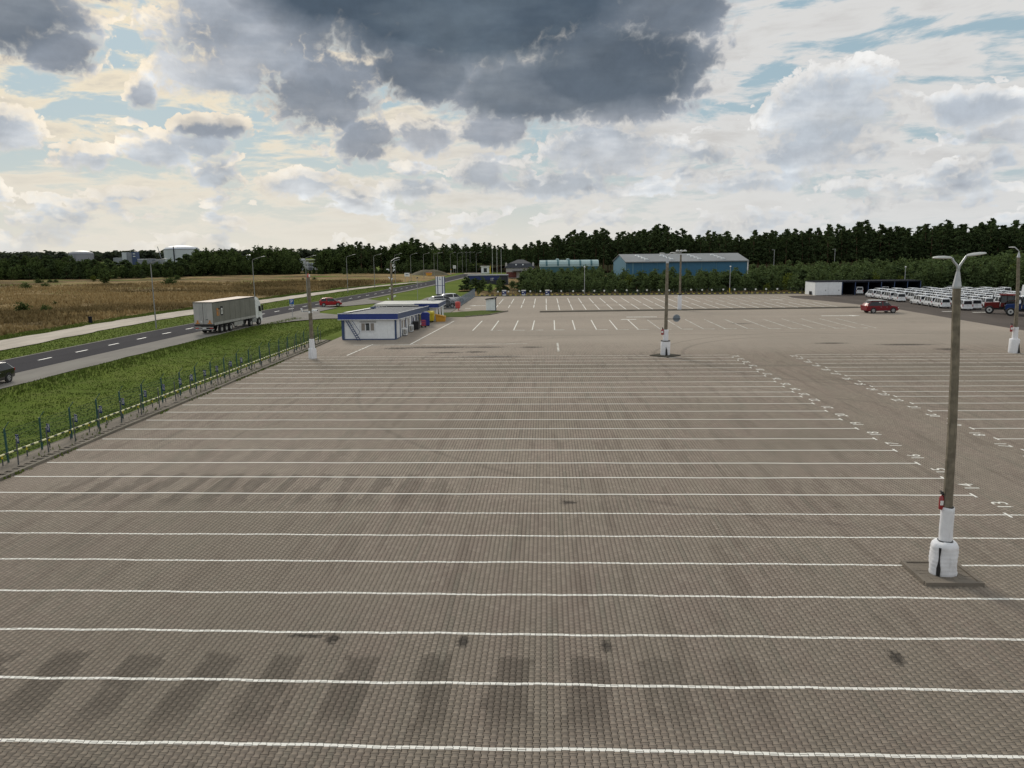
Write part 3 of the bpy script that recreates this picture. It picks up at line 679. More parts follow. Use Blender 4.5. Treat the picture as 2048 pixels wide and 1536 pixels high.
# ---------------------------------------------------------------- kerbs and strips
kb = struct(link('kerb', None)); kb.name = 'kerb'
one_k = MB().box(0, 0, .02, .17, .985, .2).mesh('kerb_stone', 'kerb_concrete')
for k in range(62): link('kerb_stone', one_k, kb, (-24.72 + random.uniform(-.006, .006), 24.5 + k, random.uniform(-.006, .006)))
pv = MB().add([(-.24, -.09, 0), (.24, -.09, 0), (.24, .09, 0), (-.24, .09, 0), (-.25, -.11, -.06), (.25, -.11, -.06), (.25, .11, -.06), (-.25, .11, -.06)],
              [(0, 1, 2, 3), (0, 4, 5, 1), (1, 5, 6, 2), (2, 6, 7, 3), (3, 7, 4, 0)]).mesh('edge_slab', 'concrete_strip')
for k in range(130): link('edge_slab', pv, kb, (-25.12 + random.uniform(-.02, .02), 24.6 + k * .45, .035 + random.uniform(-.012, .012)), random.uniform(-.06, .06))
flat('paved_strip', [[(-25.42, 20), (-24.8, 20), (-24.8, 88), (-25.42, 88)]], -.01, 'joint_sand')
flat('paved_strip', [[(-26.75, 20), (-25.4, 20), (-25.4, 88), (-26.6, 88)]], .012, 'concrete_strip')
ki = struct(link('kerb_island', None))
for k in range(53):
    x = -.5 + k; y = 125.6 + .083 * x
    link('kerb_stone', one_k, ki, (x, y, .03), R(90) + .083); link('kerb_stone', one_k, ki, (x, y + 1.15, .03), R(90) + .083)
link('soil', MB().add([(-1, 125.6, .10), (52.4, 130.0, .10), (52.4, 131.05, .10), (-1, 126.65, .10)], [(0, 1, 2, 3)]).mesh('soil', 'damp_kerb'), ki)
kf = struct(link('kerb', None))
for k in range(71): link('kerb_stone', one_k, kf, (-15.2 + k, 170.55, .05), R(90))
flat('grass_strip', [[(-16, 170.65), (57, 170.65), (57, 174), (-16, 174)]], -.5, 'lawn')
flat('asphalt_yard', [[(56.5, 40), (130, 40), (130, 176), (56.5, 176)]], .004, 'old_asphalt')
flat('asphalt_yard', [[(56.5, 128), (56.5, 164), (50.5, 164), (49.5, 158), (54.2, 140)]], .0045, 'old_asphalt')
flat('lawn', [[(-17.5, 117.4), (-12.5, 117.6), (-9.0, 121), (-6.4, 128.3), (-10.9, 130.2), (-15.6, 126.4), (-17.5, 126)]], .05, 'lawn')
kl = struct(link('kerb', None))
for a, b in (((-12.4, 117.5), (-8.9, 121)), ((-8.9, 121), (-6.3, 128.3))):
    L = math.dist(a, b); k = int(L)
    for i in range(k): link('kerb_stone', one_k, kl, (a[0] + (b[0] - a[0]) * (i + .5) / k, a[1] + (b[1] - a[1]) * (i + .5) / k, .03), math.atan2(b[1] - a[1], b[0] - a[0]) + R(90))

# ================================================================ FENCES AND RAILS
def fence_post_mesh(h, arm, m, r=.035):
    mb = MB().box(0, 0, h / 2, r * 2, r * 2, h)
    if arm: mb.tube([(0, 0, h - .02), (.27, .0, h + .34)], r * .55, 5)
    return mb.mesh('post', m)
def wire_panel(w, h, m, step=.075, rows=9, t=.006, z0=.1):
    mb = MB()
    k = int(w / step)
    for i in range(k + 1):
        y = -w / 2 + w * i / k; mb.add([(0, y - t / 2, z0), (0, y + t / 2, z0), (0, y + t / 2, h), (0, y - t / 2, h)], [(0, 1, 2, 3)])
    for j in range(rows):
        z = z0 + (h - z0) * j / (rows - 1); mb.add([(t, -w / 2, z - t * .7), (t, w / 2, z - t * .7), (t, w / 2, z + t * .7), (t, -w / 2, z + t * .7)], [(0, 1, 2, 3)])
    return mb.mesh('wire_panel', m)
f = thing('mesh_fence', 'green wire mesh fence with blue posts and bent tops along the grass', 'fence', (-26.5, 25, 0))
pm = fence_post_mesh(1.72, True, 'fence_green'); wm = wire_panel(2.46, 1.58, 'wire_green', t=.011)
FY = [25.4 + 2.52 * k for k in range(25)]
for k, y in enumerate(FY):
    o = link('post', pm, f, (.012 * (y - 25) , y - 25, -.02)); o.rotation_euler = (random.uniform(-.02, .02), random.uniform(-.02, .02), 0)
    if k: link('wire_panel', wm, f, (.012 * (y - 26.26), y - 26.26, .02), -.012)
g_ = thing('guard_rail', 'low yellow and black striped pipe rail in front of the mesh fence', 'guard rail', (-26.35, 25, 0))
MB().tube([(.0, 0, .52), (.7, 60.5, .52)], .044, 8).build('rail', 'rail_stripe', g_)
rp = MB().tube([(0, 0, 0), (0, 0, .50)], .032, 6).mesh('rail_post', 'post_grey')
rc = MB().tube([(0, 0, .34), (0, 0, .50)], .036, 6).mesh('post_top', 'yellow_paint')
for k in range(34):
    y = 1.1 + 1.76 * k; o = link('rail_post', rp, g_, (.0115 * y, y, 0)); link('post_top', rc, o)
sp = MB().tube([(0, 0, 0), (0, 0, 1.32)], .032, 8).tube([(0, 0, 1.3), (0, 0, 1.33)], .04, 8).mesh('marker_post', 'post_grey')
for k in range(24):
    y = 32.8 + 2.3 * k; w = 'leaning a little ' if k % 5 == 2 else ''
    o = link('marker_post', sp, None, (-25.62 + .003 * (y - 30), y, 0)); o.rotation_euler = (random.uniform(-.02, .02), random.uniform(-.03, .03), 0)
    tag(o, 'thin grey steel post in the paved strip in front of the green mesh fence', 'post', 'grey posts along the paved strip')
for k in range(13):
    num = 16 + k; y = LINES[num - 7] + .55 + .25 * (k > 4); s = thing('bay_sign', 'blue plate with white number %d on the green mesh fence' % num, 'sign', (-26.36 + .012 * (y - 25), y, 1.05), R(-28), 'numbered plates on the mesh fence')
    MB().box(0, 0, 0, .28, .02, .44).build('plate', 'sign_blue', s)
    me = text_mesh('number', str(num), .29, 'sign_white', .003); o = link('number', me, s, (0, -.014, .0)); o.rotation_euler = (R(90), 0, 0); o.scale = (1.0, 1.35, 1)
# grey railing beside the parked cars
f2 = thing('railing', 'grey steel bar railing beside the parked cars beyond the office', 'fence', (-15.55, 134, 0))
bar = MB().tube([(0, 0, .1), (0, 0, 1.75)], .016, 5).mesh('bar', 'fence_grey'); post2 = MB().box(0, 0, .95, .08, .08, 1.9).mesh('post', 'fence_grey')
for k in range(15):
    y = 2.52 * k; link('post', post2, f2, (.0, y, 0))
    if k < 14:
        [MB().box(0, y + 1.26, z, .04, 2.5, .05).build('rail', 'fence_grey', f2) for z in (.25, 1.6)]
        for j in range(1, 7): link('bar', bar, f2, (0, y + .36 * j, 0))
f3 = thing('railing', 'short grey railing closing the front of the parked cars', 'fence', (-20.6, 133.6, 0), R(-70))
for k in range(3):
    link('post', post2, f3, (0, 2.5 * k, 0))
    if k < 2:
        [MB().box(0, 2.5 * k + 1.25, z, .04, 2.4, .05).build('rail', 'fence_grey', f3) for z in (.25, 1.6)]
        for j in range(1, 6): link('bar', bar, f3, (0, 2.5 * k + .4 * j, 0))
# far side: mesh fence with a striped rail and little round number plates
f4 = thing('mesh_fence', 'dark mesh fence along the far edge of the lot before the young trees', 'fence', (-15, 172.4, -.55))
pm2 = fence_post_mesh(1.9, False, 'post_grey', .03); wm2 = wire_panel(2.5, 1.75, 'post_grey', .16, 7, .007)
for k in range(29):
    link('post', pm2, f4, (2.54 * k, 0, 0))
    if k < 28: link('wire_panel', wm2, f4, (2.54 * k + 1.27, 0, 0), R(90))
g2 = thing('guard_rail', 'long yellow and black striped rail along the far kerb', 'guard rail', (-15, 171.6, -.55))
MB().tube([(0, 0, .75), (71.5, 0, .75)], .10, 6).build('rail', 'far_rail_stripe', g2)
rp2 = MB().tube([(0, 0, 0), (0, 0, .72)], .05, 5).mesh('rail_post', 'post_grey')
for k in range(30): link('rail_post', rp2, g2, (.8 + 2.4 * k, 0, 0))
dm = MB().tube([(0, 0, 0), (0, .04, 0)], .19, 14).mesh('disc', 'sign_white'); dp = MB().tube([(0, .06, -1.5), (0, .06, .1)], .03, 5).mesh('post', 'post_grey')
for k in range(27):
    x = -10.6 + 2.36 * k + random.uniform(-.15, .15)
    if x > 56 or 34.5 < x < 36: continue
    s = thing('number_disc', 'small round white bay plate on the far fence, before the young trees', 'sign', (x, 172.1, 1.0 + random.uniform(-.05, .05)), 0, 'round white plates along the far fence')
    link('disc', dm, s); link('post', dp, s)
for k, (x, w) in enumerate(((-9.2, 'nearest the railing'), (-4.9, 'middle one of the three'), (.35, 'farthest from the railing'))):
    s = thing('poster_board', 'blue and white advertising board on the far fence, ' + w, 'poster', (x, 171.3, .72), 0, 'advertising boards on the far fence')
    MB().box(0, 0, 0, .95, .06, 1.25).build('board', 'sign_blue', s)
    MB().box(0, -.035, .5, .95, .012, .25).build('header', 'sign_white', s)
    MB().box(0, -.035, -.46, .8, .012, .22).build('footer', 'sign_white', s)
    MB().prism([(-.38, .1), (-.08, .22), (.02, .05), (-.25, -.05)], -.046, -.032, 1).prism([(.1, -.1), (.34, -.28), (.12, -.3)], -.046, -.032, 1).build('picture', 'panel_white', s)
    MB().box(-.36, .06, -.9, .05, .05, 1.4).box(.36, .06, -.9, .05, .05, 1.4).build('post', 'post_grey', s)

# ================================================================ LOT LAMP POSTS
def pole_mesh(h, r0, r1, lean, k=8):
    return MB().tube([(lean[0] * t * t * h, lean[1] * t * t * h, h * t) for t in (0, .25, .5, .75, 1)], [r0 + (r1 - r0) * t for t in (0, .25, .5, .75, 1)], k)
def lamp_head_mesh(ang, L=.50):
    """flat cobra head on the +X side, tilted up"""
    st = [(.0, .05, .045), (.08, .10, .07), (.28, .17, .085), (.52, .19, .075), (.68, .12, .05), (L, .03, .02)]
    st = [(x * L / .72, w * .8, hh * .8) for x, w, hh in st[:-1]] + [(L, .03, .02)]
    V = []; F = []; k = 10
    for i, (x, w, hh) in enumerate(st):
        for j in range(k):
            a = 2 * math.pi * j / k; zz = math.sin(a) * hh * (1.0 if math.sin(a) > 0 else .45); V.append((x, math.cos(a) * w, zz))
    for i in range(len(st) - 1):
        for j in range(k): F.append((i * k + j, i * k + (j + 1) % k, (i + 1) * k + (j + 1) % k, (i + 1) * k + j))
    F.append(tuple(range(k))[::-1]); F.append(tuple((len(st) - 1) * k + j for j in range(k)))
    M = Matrix.Rotation(-ang, 3, 'Y'); return [tuple(M @ Vector(v)) for v in V], F
def wrap_mesh(prof, k=28, seed=0, amp=.02, gap=None):
    """cloth wrapped round the pole: creased, not quite round"""
    r_ = random.Random(seed); ph = [r_.uniform(0, 6.3) for _ in range(8)]; mb = MB(); V = []
    for i, (r, z) in enumerate(prof):
        for j in range(k):
            a = 2 * math.pi * j / k
            q = r + amp * (.6 * math.sin(2 * a + ph[0]) + .3 * math.sin(3 * a + ph[1] + z * 3) + .30 * math.sin(z * 9 + ph[2] + 2.2 * math.sin(a + ph[3])) + .30 * math.sin(5 * a + ph[4] + z * 7) + .2 * math.sin(9 * a - z * 11 + ph[6]))
            V.append((q * math.cos(a), q * math.sin(a), z + .012 * math.sin(3 * a + ph[5])))
    F = []
    for i in range(len(prof) - 1):
        for j in range(k): F.append((i * k + j, i * k + (j + 1) % k, (i + 1) * k + (j + 1) % k, (i + 1) * k + j))
    F.append(tuple((len(prof) - 1) * k + j for j in range(k)))
    mb.add(V, F); return mb
def ext_parts(t, x, y, z, s=1.0):
    """the fire extinguisher strapped to a post, a thing of its own"""
    MB().lathe([(.055, 0), (.072, .02), (.072, .36), (.04, .43), (.02, .45)], 12).build('cylinder', 'red_paint', t, True)
    MB().box(0, 0, .49, .05, .12, .05).box(.0, .05, .54, .03, .16, .03).build('valve', 'black', t)
    MB().tube([(0, .04, .5), (.06, .09, .4), (.075, .07, .15)], .014, 6).build('hose', 'black', t)
    MB().box(-.02, -.071, .22, .09, .008, .14).build('tag', 'sign_white', t)
def lot_lamp(label, loc, h, r0, r1, lean, heads, wraps, slit=None, seed=1):
    t = thing('lamp_post', label, 'lamp post', loc, 0, 'concrete lamp posts on the lot')
    pole_mesh(h, r0, r1, lean).build('pole', 'concrete_pole', t)
    top = (lean[0] * h, lean[1] * h, h)
    cap = MB().tube([(top[0], top[1], h - .02), (top[0], top[1], h + .04), (top[0], top[1], h + .46)], [r1 * 1.12, r1 * 1.12, .05], 8); cap.build('cap', 'galv', t)
    s0 = Vector((top[0], top[1], h + .4))
    MB().tube([s0, s0 + Vector((0, 0, .16))], .045, 8).build('stem', 'galv', t, True)
    for (dx, dy, up, ang) in heads:
        e = s0 + Vector((dx, dy, up))
        a = MB().tube([s0 + Vector((dx * .03, dy * .03, .12)), s0 + Vector((dx * .15, dy * .15, .22)), s0 + Vector((dx * .75, dy * .75, up - .09)), e], [.036, .034, .032, .032], 8).build('arm', 'galv', t, True)
        V, F = lamp_head_mesh(ang); o = MB().add(V, F).build('lamp_head', 'lamp_grey', t, True); o.location = e; o.rotation_euler = (0, 0, math.atan2(dy, dx))
    for k, (prof, amp) in enumerate(wraps):
        wrap_mesh(prof, 30, seed + k, amp).build('cloth_wrap' if k else 'base_wrap', 'white_wrap', t, True)
    return t
np_loc = (12.15, 22.88, .08)
WB = [(.36, .0)] + [(.372 + .008 * math.sin(i * 2.3), .05 + .048 * i) for i in range(19)] + [(.345, .98), (.29, 1.03), (.20, 1.06)]
WU = [(.19, 1.0)] + [(.186, 1.05 + .06 * i) for i in range(18)] + [(.165, 2.12)]
t = lot_lamp('tall concrete lamp post with twin heads on the raised square, nearest the camera', np_loc, 8.72, .148, .108, (-.036, .0), [(-.17, .06, .44, .02), (.18, -.04, .50, .14)], [(WB, .026), (WU, .010)], seed=3)
#  dark slit where the cloth of the base is open
pts = []
for z, w in ((.02, .05), (.25, .06), (.42, .03), (.6, .018), (.8, .03), (.92, .035)): pts.append((z, w))
V = []; F = []
for i, (z, w) in enumerate(pts):
    for s_ in (-1, 1):
        a = R(-134) + s_ * w / .38; V.append((.395 * math.cos(a), .395 * math.sin(a), z))
    if i: F.append((2 * i - 2, 2 * i - 1, 2 * i + 1, 2 * i))
MB().add(V, F).build('slit', 'black', t)
MB().tube([(0, 0, 2.11), (0, 0, 2.14)], .158, 10).build('strap', 'black', t); MB().tube([(0, 0, 1.02), (0, 0, 1.075)], .222, 12).build('strap', 'dark_grey', t)
e = thing('fire_extinguisher', 'red fire extinguisher on the lamp post nearest the camera', 'extinguisher', (np_loc[0] - .20, np_loc[1] + .02, 2.12), 0, 'fire extinguishers on the lamp posts'); ext_parts(e, 0, 0, 0)
isl = struct(link('post_island', MB().box(12.13, 22.92, .02, 1.50, 1.46, .12).mesh('post_island', 'island_paving')))
ks = MB().box(0, 0, 0, .11, .72, .15).mesh('kerb_stone', 'island_paving'); kx = MB().box(0, 0, 0, .845, .11, .15).mesh('kerb_stone', 'island_paving')
for a in (11.71, 12.56):
    link('kerb_stone', kx, isl, (a, 22.13, .045)); link('kerb_stone', kx, isl, (a, 23.71, .045))
for b in (22.56, 23.29):
    link('kerb_stone', ks, isl, (11.33, b, .045)); link('kerb_stone', ks, isl, (12.94, b, .045))
sb = MB().add([(-.1, -.09, 0), (.1, -.09, 0), (.1, .09, 0), (-.1, .09, 0), (-.105, -.095, -.03), (.105, -.095, -.03), (.105, .095, -.03), (-.105, .095, -.03)],
              [(0, 1, 2, 3), (0, 4, 5, 1), (1, 5, 6, 2), (2, 6, 7, 3), (3, 7, 4, 0)]).mesh('paver', 'island_paving')
for i in range(7):
    for j in range(7): link('paver', sb, isl, (11.51 + .207 * i, 22.33 + .196 * j, .088 + random.uniform(-.006, .006)))
W2 = [(.42, .0), (.44, .1), (.43, .6), (.44, 1.2), (.40, 1.32), (.24, 1.36)]; W3 = [(.27, 1.3), (.25, 1.5), (.245, 2.2), (.25, 2.38), (.23, 2.42)]
t = lot_lamp('concrete lamp post with twin heads, a round sign and a red extinguisher, mid lot', (11.3, 73.0, .06), 8.62, .185, .13, (.0, 0), [(-.24, .1, .48, .02), (.24, -.1, .52, .02)], [(W2, .02), (W3, .01)], seed=8)
MB().tube([(0, 0, 1.33), (0, 0, 1.39)], .45, 12).build('strap', 'black', t)
MB().prism([(-.06, .02), (.17, .02), (.10, .55), (-.02, .85)], -.47, -.435, 1).build('slit', 'black', t)
struct(MB().lathe([(1.5, 0), (1.45, .07), (.3, .09)], 4, (11.3, 73.0, .005)).build('post_island', 'damp_kerb'))
e = thing('fire_extinguisher', 'red fire extinguisher on the mid lot lamp post below the round sign', 'extinguisher', (10.98, 72.9, 2.0), 0, 'fire extinguishers on the lamp posts'); ext_parts(e, 0, 0, 0); e.scale = (1.9, 1.5, 1.25)
s = thing('round_sign', 'round grey back of a road sign on a bracket of the mid lot lamp post', 'sign', (12.28, 73.0, 3.55), 0)
MB().tube([(0, 0, 0), (0, .03, 0)], .36, 24).build('disc', 'galv', s); MB().tube([(0, -.03, 0), (0, -.01, 0)], .30, 24).build('face', 'fence_grey', s)
MB().box(-.36, -.05, -.07, 1.4, .05, .06).build('bracket', 'dark_grey', s)
t = lot_lamp('leaning concrete lamp post with white wrapped base at the edge of the photo', (43.9, 73.8, 0), 8.85, .185, .13, (-.045, 0), [(-.35, .1, .5, .05), (-.2, .3, .52, .0)], [(W2, .02), (W3, .01)], seed=5)
MB().prism([(.12, .02), (.36, .02), (.26, .5), (.2, .95)], -.47, -.435, 1).build('slit', 'black', t)
e = thing('fire_extinguisher', 'red fire extinguisher on the leaning lamp post beside the oil stains', 'extinguisher', (43.45, 73.7, 2.0), 0, 'fire extinguishers on the lamp posts'); ext_parts(e, 0, 0, 0); e.scale = (1.7, 1.5, 1.4)
# the left pole: lamps gone, cameras on it
t = thing('camera_pole', 'concrete pole without lamps, white base and two cameras beside the mesh fence', 'pole', (-22.35, 72.3, 0), 0)
pole_mesh(7.7, .20, .145, (0, 0)).build('pole', 'concrete_pole', t)
MB().lathe([(.40, 0), (.41, .5), (.38, .95), (.30, 1.0)], 4).build('base_wrap', 'white_wrap', t); MB().lathe([(.27, .98), (.26, 1.5), (.25, 1.85), (.20, 1.88)], 8).build('cloth_wrap', 'white_wrap', t)
MB().tube([(-.02, 0, 7.65), (-.02, 0, 7.9)], .10, 8).tube([(0, 0, 7.9), (0, 0, 8.05)], .07, 8).build('cap', 'cart_red', t)
MB().box(.1, 0, 7.85, .12, .12, .2).build('lamp_socket', 'sign_white', t)
def camera_thing(label, loc, rz, L=.62):
    c = thing('security_camera', label, 'camera', loc, rz, 'security cameras on the poles')
    MB().box(L / 2, 0, 0, L, .16, .15).build('housing', 'white_paint', c); MB().tube([(L, 0, 0), (L + .03, 0, 0)], .06, 10).build('lens', 'black', c)
    MB().box(0, 0, -.16, .08, .08, .2).build('bracket', 'white_paint', c)
camera_thing('white camera pointing along the fence from the pole beside the mesh fence', (-22.08, 72.1, 4.62), R(-25))
camera_thing('small upright white camera on the arm of the pole beside the mesh fence', (-23.1, 72.3, 4.72), R(200), .16)
MB().box(-.42, 0, 4.5, .9, .06, .06).build('bracket', 'fence_grey', t); MB().box(0, -.25, 4.45, .16, .06, .2).build('junction_box', 'white_paint', t)
# pole beyond the kerb island with three round lamps
t = thing('lamp_post', 'lamp post on the kerb island with three round lamps, white base', 'lamp post', (22.0, 128.2, .1), 0, 'concrete lamp posts on the lot')
pole_mesh(8.9, .21, .14, (0, 0)).build('pole', 'concrete_pole', t); MB().lathe([(.33, 0), (.33, 2.25), (.25, 2.32)], 12).build('base_wrap', 'white_wrap', t)
MB().tube([(0, 0, 2.32), (0, 0, 2.5)], .25, 8).build('strap', 'black', t)
MB().tube([(-.9, 0, 9.25), (0, 0, 9.3), (.5, 0, 9.5)], .05, 6).tube([(0, 0, 9.0), (0, 0, 9.35)], .06, 6).build('arm', 'galv', t)
V, F = lamp_head_mesh(-.08, .9); o = MB().add(V, F).build('lamp_head', 'lamp_grey', t, True); o.location = (-.15, 0, 9.2); o.rotation_euler = (0, 0, math.pi); o.scale = (1.2, 1.2, 1.2)
for x in (-.55, .05, .65):
    o = MB().lathe([(.30, 0), (.27, .14), (.15, .24), (.03, .27)], 14).build('dome_lamp', 'lamp_grey', t, True); o.location = (x, 0, 9.42)
# slim park lamps at the far fence
for x, y, h, lb in ((8.6, 172.9, 6.1, 'slim lamp post with a small white head at the far fence, nearest the poster boards'), (40.6, 173.2, 5.9, 'slim lamp post with white head and a striped foot at the far fence'), (78.5, 173.5, 5.4, 'slim lamp post with a small white head behind the open garages')):
    t = thing('slim_lamp', lb, 'lamp post', (x, y, 0), 0, 'slim lamp posts at the far fence'); MB().tube([(0, 0, 0), (0, 0, h)], [.09, .055], 8).build('pole', 'galv', t)
    MB().lathe([(.05, h), (.20, h + .04), (.20, h + .14), (.06, h + .22)], 10).build('lamp_head', 'sign_white', t)
    if x > 30 and x < 60: MB().tube([(0, 0, .3), (0, 0, 1.3)], .11, 8).build('foot', 'yellow_paint', t)

# ================================================================ OFFICE
OX0, OX1, OY0, OY1 = -23.5, -17.25, 87.6, 109.0; OH = 2.42
t = thing('office_container', 'long white container office with blue fascia and flat grey roof', 'office', (OX0, OY0, 0)); t.rotation_euler = (R(-2.0), 0, 0)
def ob(name, x0, x1, y0, y1, z0, z1, m, par=t):
    return MB().box((x0 + x1) / 2 - OX0, (y0 + y1) / 2 - OY0, (z0 + z1) / 2, x1 - x0, y1 - y0, z1 - z0).build(name, m, par)
ob('wall', OX0 + .02, OX1 - .02, OY0 + .05, OY1 - .02, .12, OH, 'panel_white')
ob('plinth', OX0 - .01, OX1 + .01, OY0 + .02, OY1, 0, .12, 'fascia_shade_blue')
ob('roof', OX0 - .2, OX1 + .2, OY0 - .2, OY1 + .1, OH + .42, OH + .56, 'roof_grey')
for k in range(1, 9): ob('roof_seam', OX0 + .1, OX1 - .1, OY0 + 2.4 * k, OY0 + 2.4 * k + .05, OH + .561, OH + .585, 'roof_grey')
ob('fascia', OX0 - .34, OX1 + .34, OY0 - .38, OY0 - .20, OH - .05, OH + .62, 'fascia_blue')
ob('fascia', OX1 + .20, OX1 + .34, OY0 - .20, OY1 + 3.2, OH - .05, OH + .62, 'fascia_shade_blue')
ob('fascia', OX0 - .34, OX0 - .2, OY0 - .20, OY1, OH - .05, OH + .62, 'fascia_blue')
for x0, x1, y0, y1 in ((OX0 - .36, OX1 + .36, OY0 - .41, OY0 - .38), (OX1 + .34, OX1 + .37, OY0 - .2, OY1 + 3.2)):
    ob('trim', x0, x1, y0, y1, OH + .60, OH + .66, 'white_paint'); ob('trim', x0, x1, y0, y1, OH - .10, OH - .05, 'white_paint')
ob('soffit', OX0 - .3, OX1 + .2, OY0 - .2, OY1 + .1, OH - .02, OH + .03, 'panel_white')
for x in (OX0 - .03, OX1 - .12): ob('corner_post', x, x + .15, OY0 - .01, OY0 + .16, .12, OH, 'fascia_shade_blue')
ob('corner_post', OX0 - .03, OX0 + .3, OY0 - .03, OY0 - .01, .12, OH, 'fascia_shade_blue')
# standing seams of the front wall
for k in range(24):
    x = OX0 + .42 + .235 * k
    if x < OX1 - .2: ob('panel_rib', x - .02, x + .02, OY0 + .025, OY0 + .05, .14, OH - .02, 'panel_white')
#  front window: three lights
wf = ob('window', OX0 + 2.15, OX0 + 3.86, OY0 - .02, OY0 + .02, .98, 2.0, 'window_frame')
for k, m in enumerate(('curtain', 'pale_glass', 'curtain')):
    x = OX0 + 2.25 + .53 * k; ob('pane', x + .03, x + .44, OY0 - .035, OY0 - .02, 1.08, 1.92, m, wf)
ob('shade', OX0 + 2.75, OX0 + 3.18, OY0 - .045, OY0 - .036, 1.74, 1.92, 'black', wf)
ob('shutter_rail', OX0 + 2.05, OX0 + 4.0, OY0 - .05, OY0 + .03, 2.02, 2.12, 'grille')
#  side towards the lot: bays with posts, windows and doors
for k, y in enumerate((87.7, 90.2, 94.0, 98.3, 100.9, 103.8, 106.3)):
    ob('bay_post', OX1 - .03, OX1 + .05, y, y + .22, .12, OH, 'fascia_shade_blue')
def side_window(y0, y1, z0, z1, nm='window', m='curtain'):
    w = ob(nm, OX1 - .02, OX1 + .03, y0, y1, z0, z1, 'window_frame'); k = max(1, round((y1 - y0) / .9))
    for i in range(k):
        a = y0 + (y1 - y0) * i / k + .1; ob('pane', OX1 + .03, OX1 + .04, a, y0 + (y1 - y0) * (i + 1) / k - .1, z0 + .1, z1 - .1, m, w)
    return w
side_window(88.4, 89.6, .16, 2.2, 'door', 'window_frame'); side_window(91.0, 92.1, 1.0, 2.1); side_window(92.6, 93.7, 1.0, 2.1); side_window(95.2, 96.6, 1.0, 2.1)
side_window(99.0, 99.9, .9, 2.1, 'window', 'glass'); d_ = side_window(101.6, 102.6, .14, 2.2, 'door', 'glass'); side_window(104.3, 105.8, 1.0, 2.1, 'window', 'glass'); side_window(107.0, 108.0, .14, 2.2, 'door', 'glass')
ob('porch_post', OX1 + .2, OX1 + .27, 110.6, 110.67, 0, OH, 'post_grey')
# ladder lying against the front wall
l = thing('ladder', 'dark blue steel ladder leaning across the front wall of the office', 'ladder', (OX0, OY0 - .28, 0))
a0, a1, b0, b1 = (.42, 2.42), (1.95, -.02), (.78, 2.42), (2.32, .0)
MB().tube([(a0[0], 0.18, a0[1]), (a1[0], -.35, .02)], .045, 6).tube([(a0[0] + .3, 0.18, a0[1]), (a1[0] + .32, -.35, .02)], .045, 6).build('side_rail', 'fascia_shade_blue', l)
for k in range(11):
    q = (k + .5) / 11; x = a0[0] + (a1[0] - a0[0]) * q; z = a0[1] + (0.02 - a0[1]) * q
    MB().tube([(x, .18 - .53 * q, z), (x + .31, .18 - .53 * q, z)], .04, 5).build('rung', 'fascia_shade_blue', l)
MB().tube([(1.15, .1, 2.45), (2.2, -.22, 1.0), (2.05, -.25, .72), (1.72, -.2, .6)], .03, 5).tube([(1.02, .0, 1.62), (1.42, 0.05, 1.82)], .025, 5).build('handrail', 'fascia_shade_blue', l)
# annex, its white roof and the dark yard wall between
t2 = thing('annex_building', 'second white container building with blue fascia and pale roof behind the office', 'office', (-15.9, 111.5, 0)); t2.scale = (1, 1, .82)
def ab(name, x0, x1, y0, y1, z0, z1, m, par=None):
    return MB().box((x0 + x1) / 2 + 15.9, (y0 + y1) / 2 - 111.5, (z0 + z1) / 2, x1 - x0, y1 - y0, z1 - z0).build(name, m, par or t2)
ab('wall', -24.6, -15.9, 111.5, 118.9, .0, 2.45, 'panel_white'); ab('roof', -24.9, -15.7, 111.3, 119.1, 2.86, 3.02, 'roof_white')
ab('fascia', -19.0, -15.62, 111.05, 111.25, 2.35, 3.1, 'fascia_blue'); ab('fascia', -15.68, -15.5, 111.25, 119.3, 2.35, 3.1, 'fascia_shade_blue')
ab('trim', -19.0, -15.48, 111.01, 111.05, 3.08, 3.15, 'white_paint'); ab('trim', -15.5, -15.46, 111.2, 119.3, 3.08, 3.15, 'white_paint'); ab('trim', -15.5, -15.46, 111.2, 119.3, 2.30, 2.37, 'white_paint'); ab('trim', -19.0, -15.48, 111.01, 111.05, 2.30, 2.37, 'white_paint')
for k in range(1, 4): ab('panel_rib', -16.9 - .5 * k, -16.84 - .5 * k, 111.46, 111.5, .05, 2.4, 'panel_white')
w = ab('window', -15.9, -15.84, 112.6, 114.2, .3, 2.15, 'window_frame'); ab('pane', -15.84, -15.82, 112.8, 114.0, .45, 2.0, 'pale_glass', w)
w = ab('window', -15.9, -15.84, 115.6, 117.2, .3, 2.15, 'window_frame'); ab('pane', -15.84, -15.82, 115.8, 117.0, .45, 2.0, 'pale_glass', w)
ab('corner_post', -15.98, -15.82, 111.42, 111.58, 0, 2.4, 'white_paint'); ab('corner_post', -15.98, -15.82, 118.8, 118.95, 0, 2.4, 'white_paint')
ab('chimney', -17.7, -17.2, 118.2, 118.7, 3.0, 3.75, 'roof_white')
w_ = thing('roof_parapet', 'dark inner wall with pale coping between the two office roofs', 'wall', (-22.5, 110.0, 0))
MB().box(.9, .35, 1.15, 6.4, .15, 2.3).build('wall', 'dark_metal', w_); MB().box(.9, .3, 2.34, 6.6, .3, .1).build('coping', 'roof_white', w_)
for x in (-.4, 1.9): MB().box(x, .22, 1.6, .12, .1, 1.6).build('stay', 'roof_white', w_)
rk = thing('roof_rack', 'row of slanted pale slats along the far edge of the office roof', 'roof slats', (OX0 + .1, 104.0, OH)); rk.rotation_euler = (R(-2.0), 0, 0)
for k in range(9):
    o = MB().box(0, 0, .12, .12, .6, .05).build('slat', 'roof_white', rk); o.location = (.02 + .1 * k, .55 * k, .08); o.rotation_euler = (0, R(-24), R(14))
MB().box(-.1, -7.6, .08, .5, 13.8, .08).build('gutter', 'galv', rk); MB().box(.2, -1.2, .15, .5, 1.0, .25).build('box', 'fascia_shade_blue', rk)
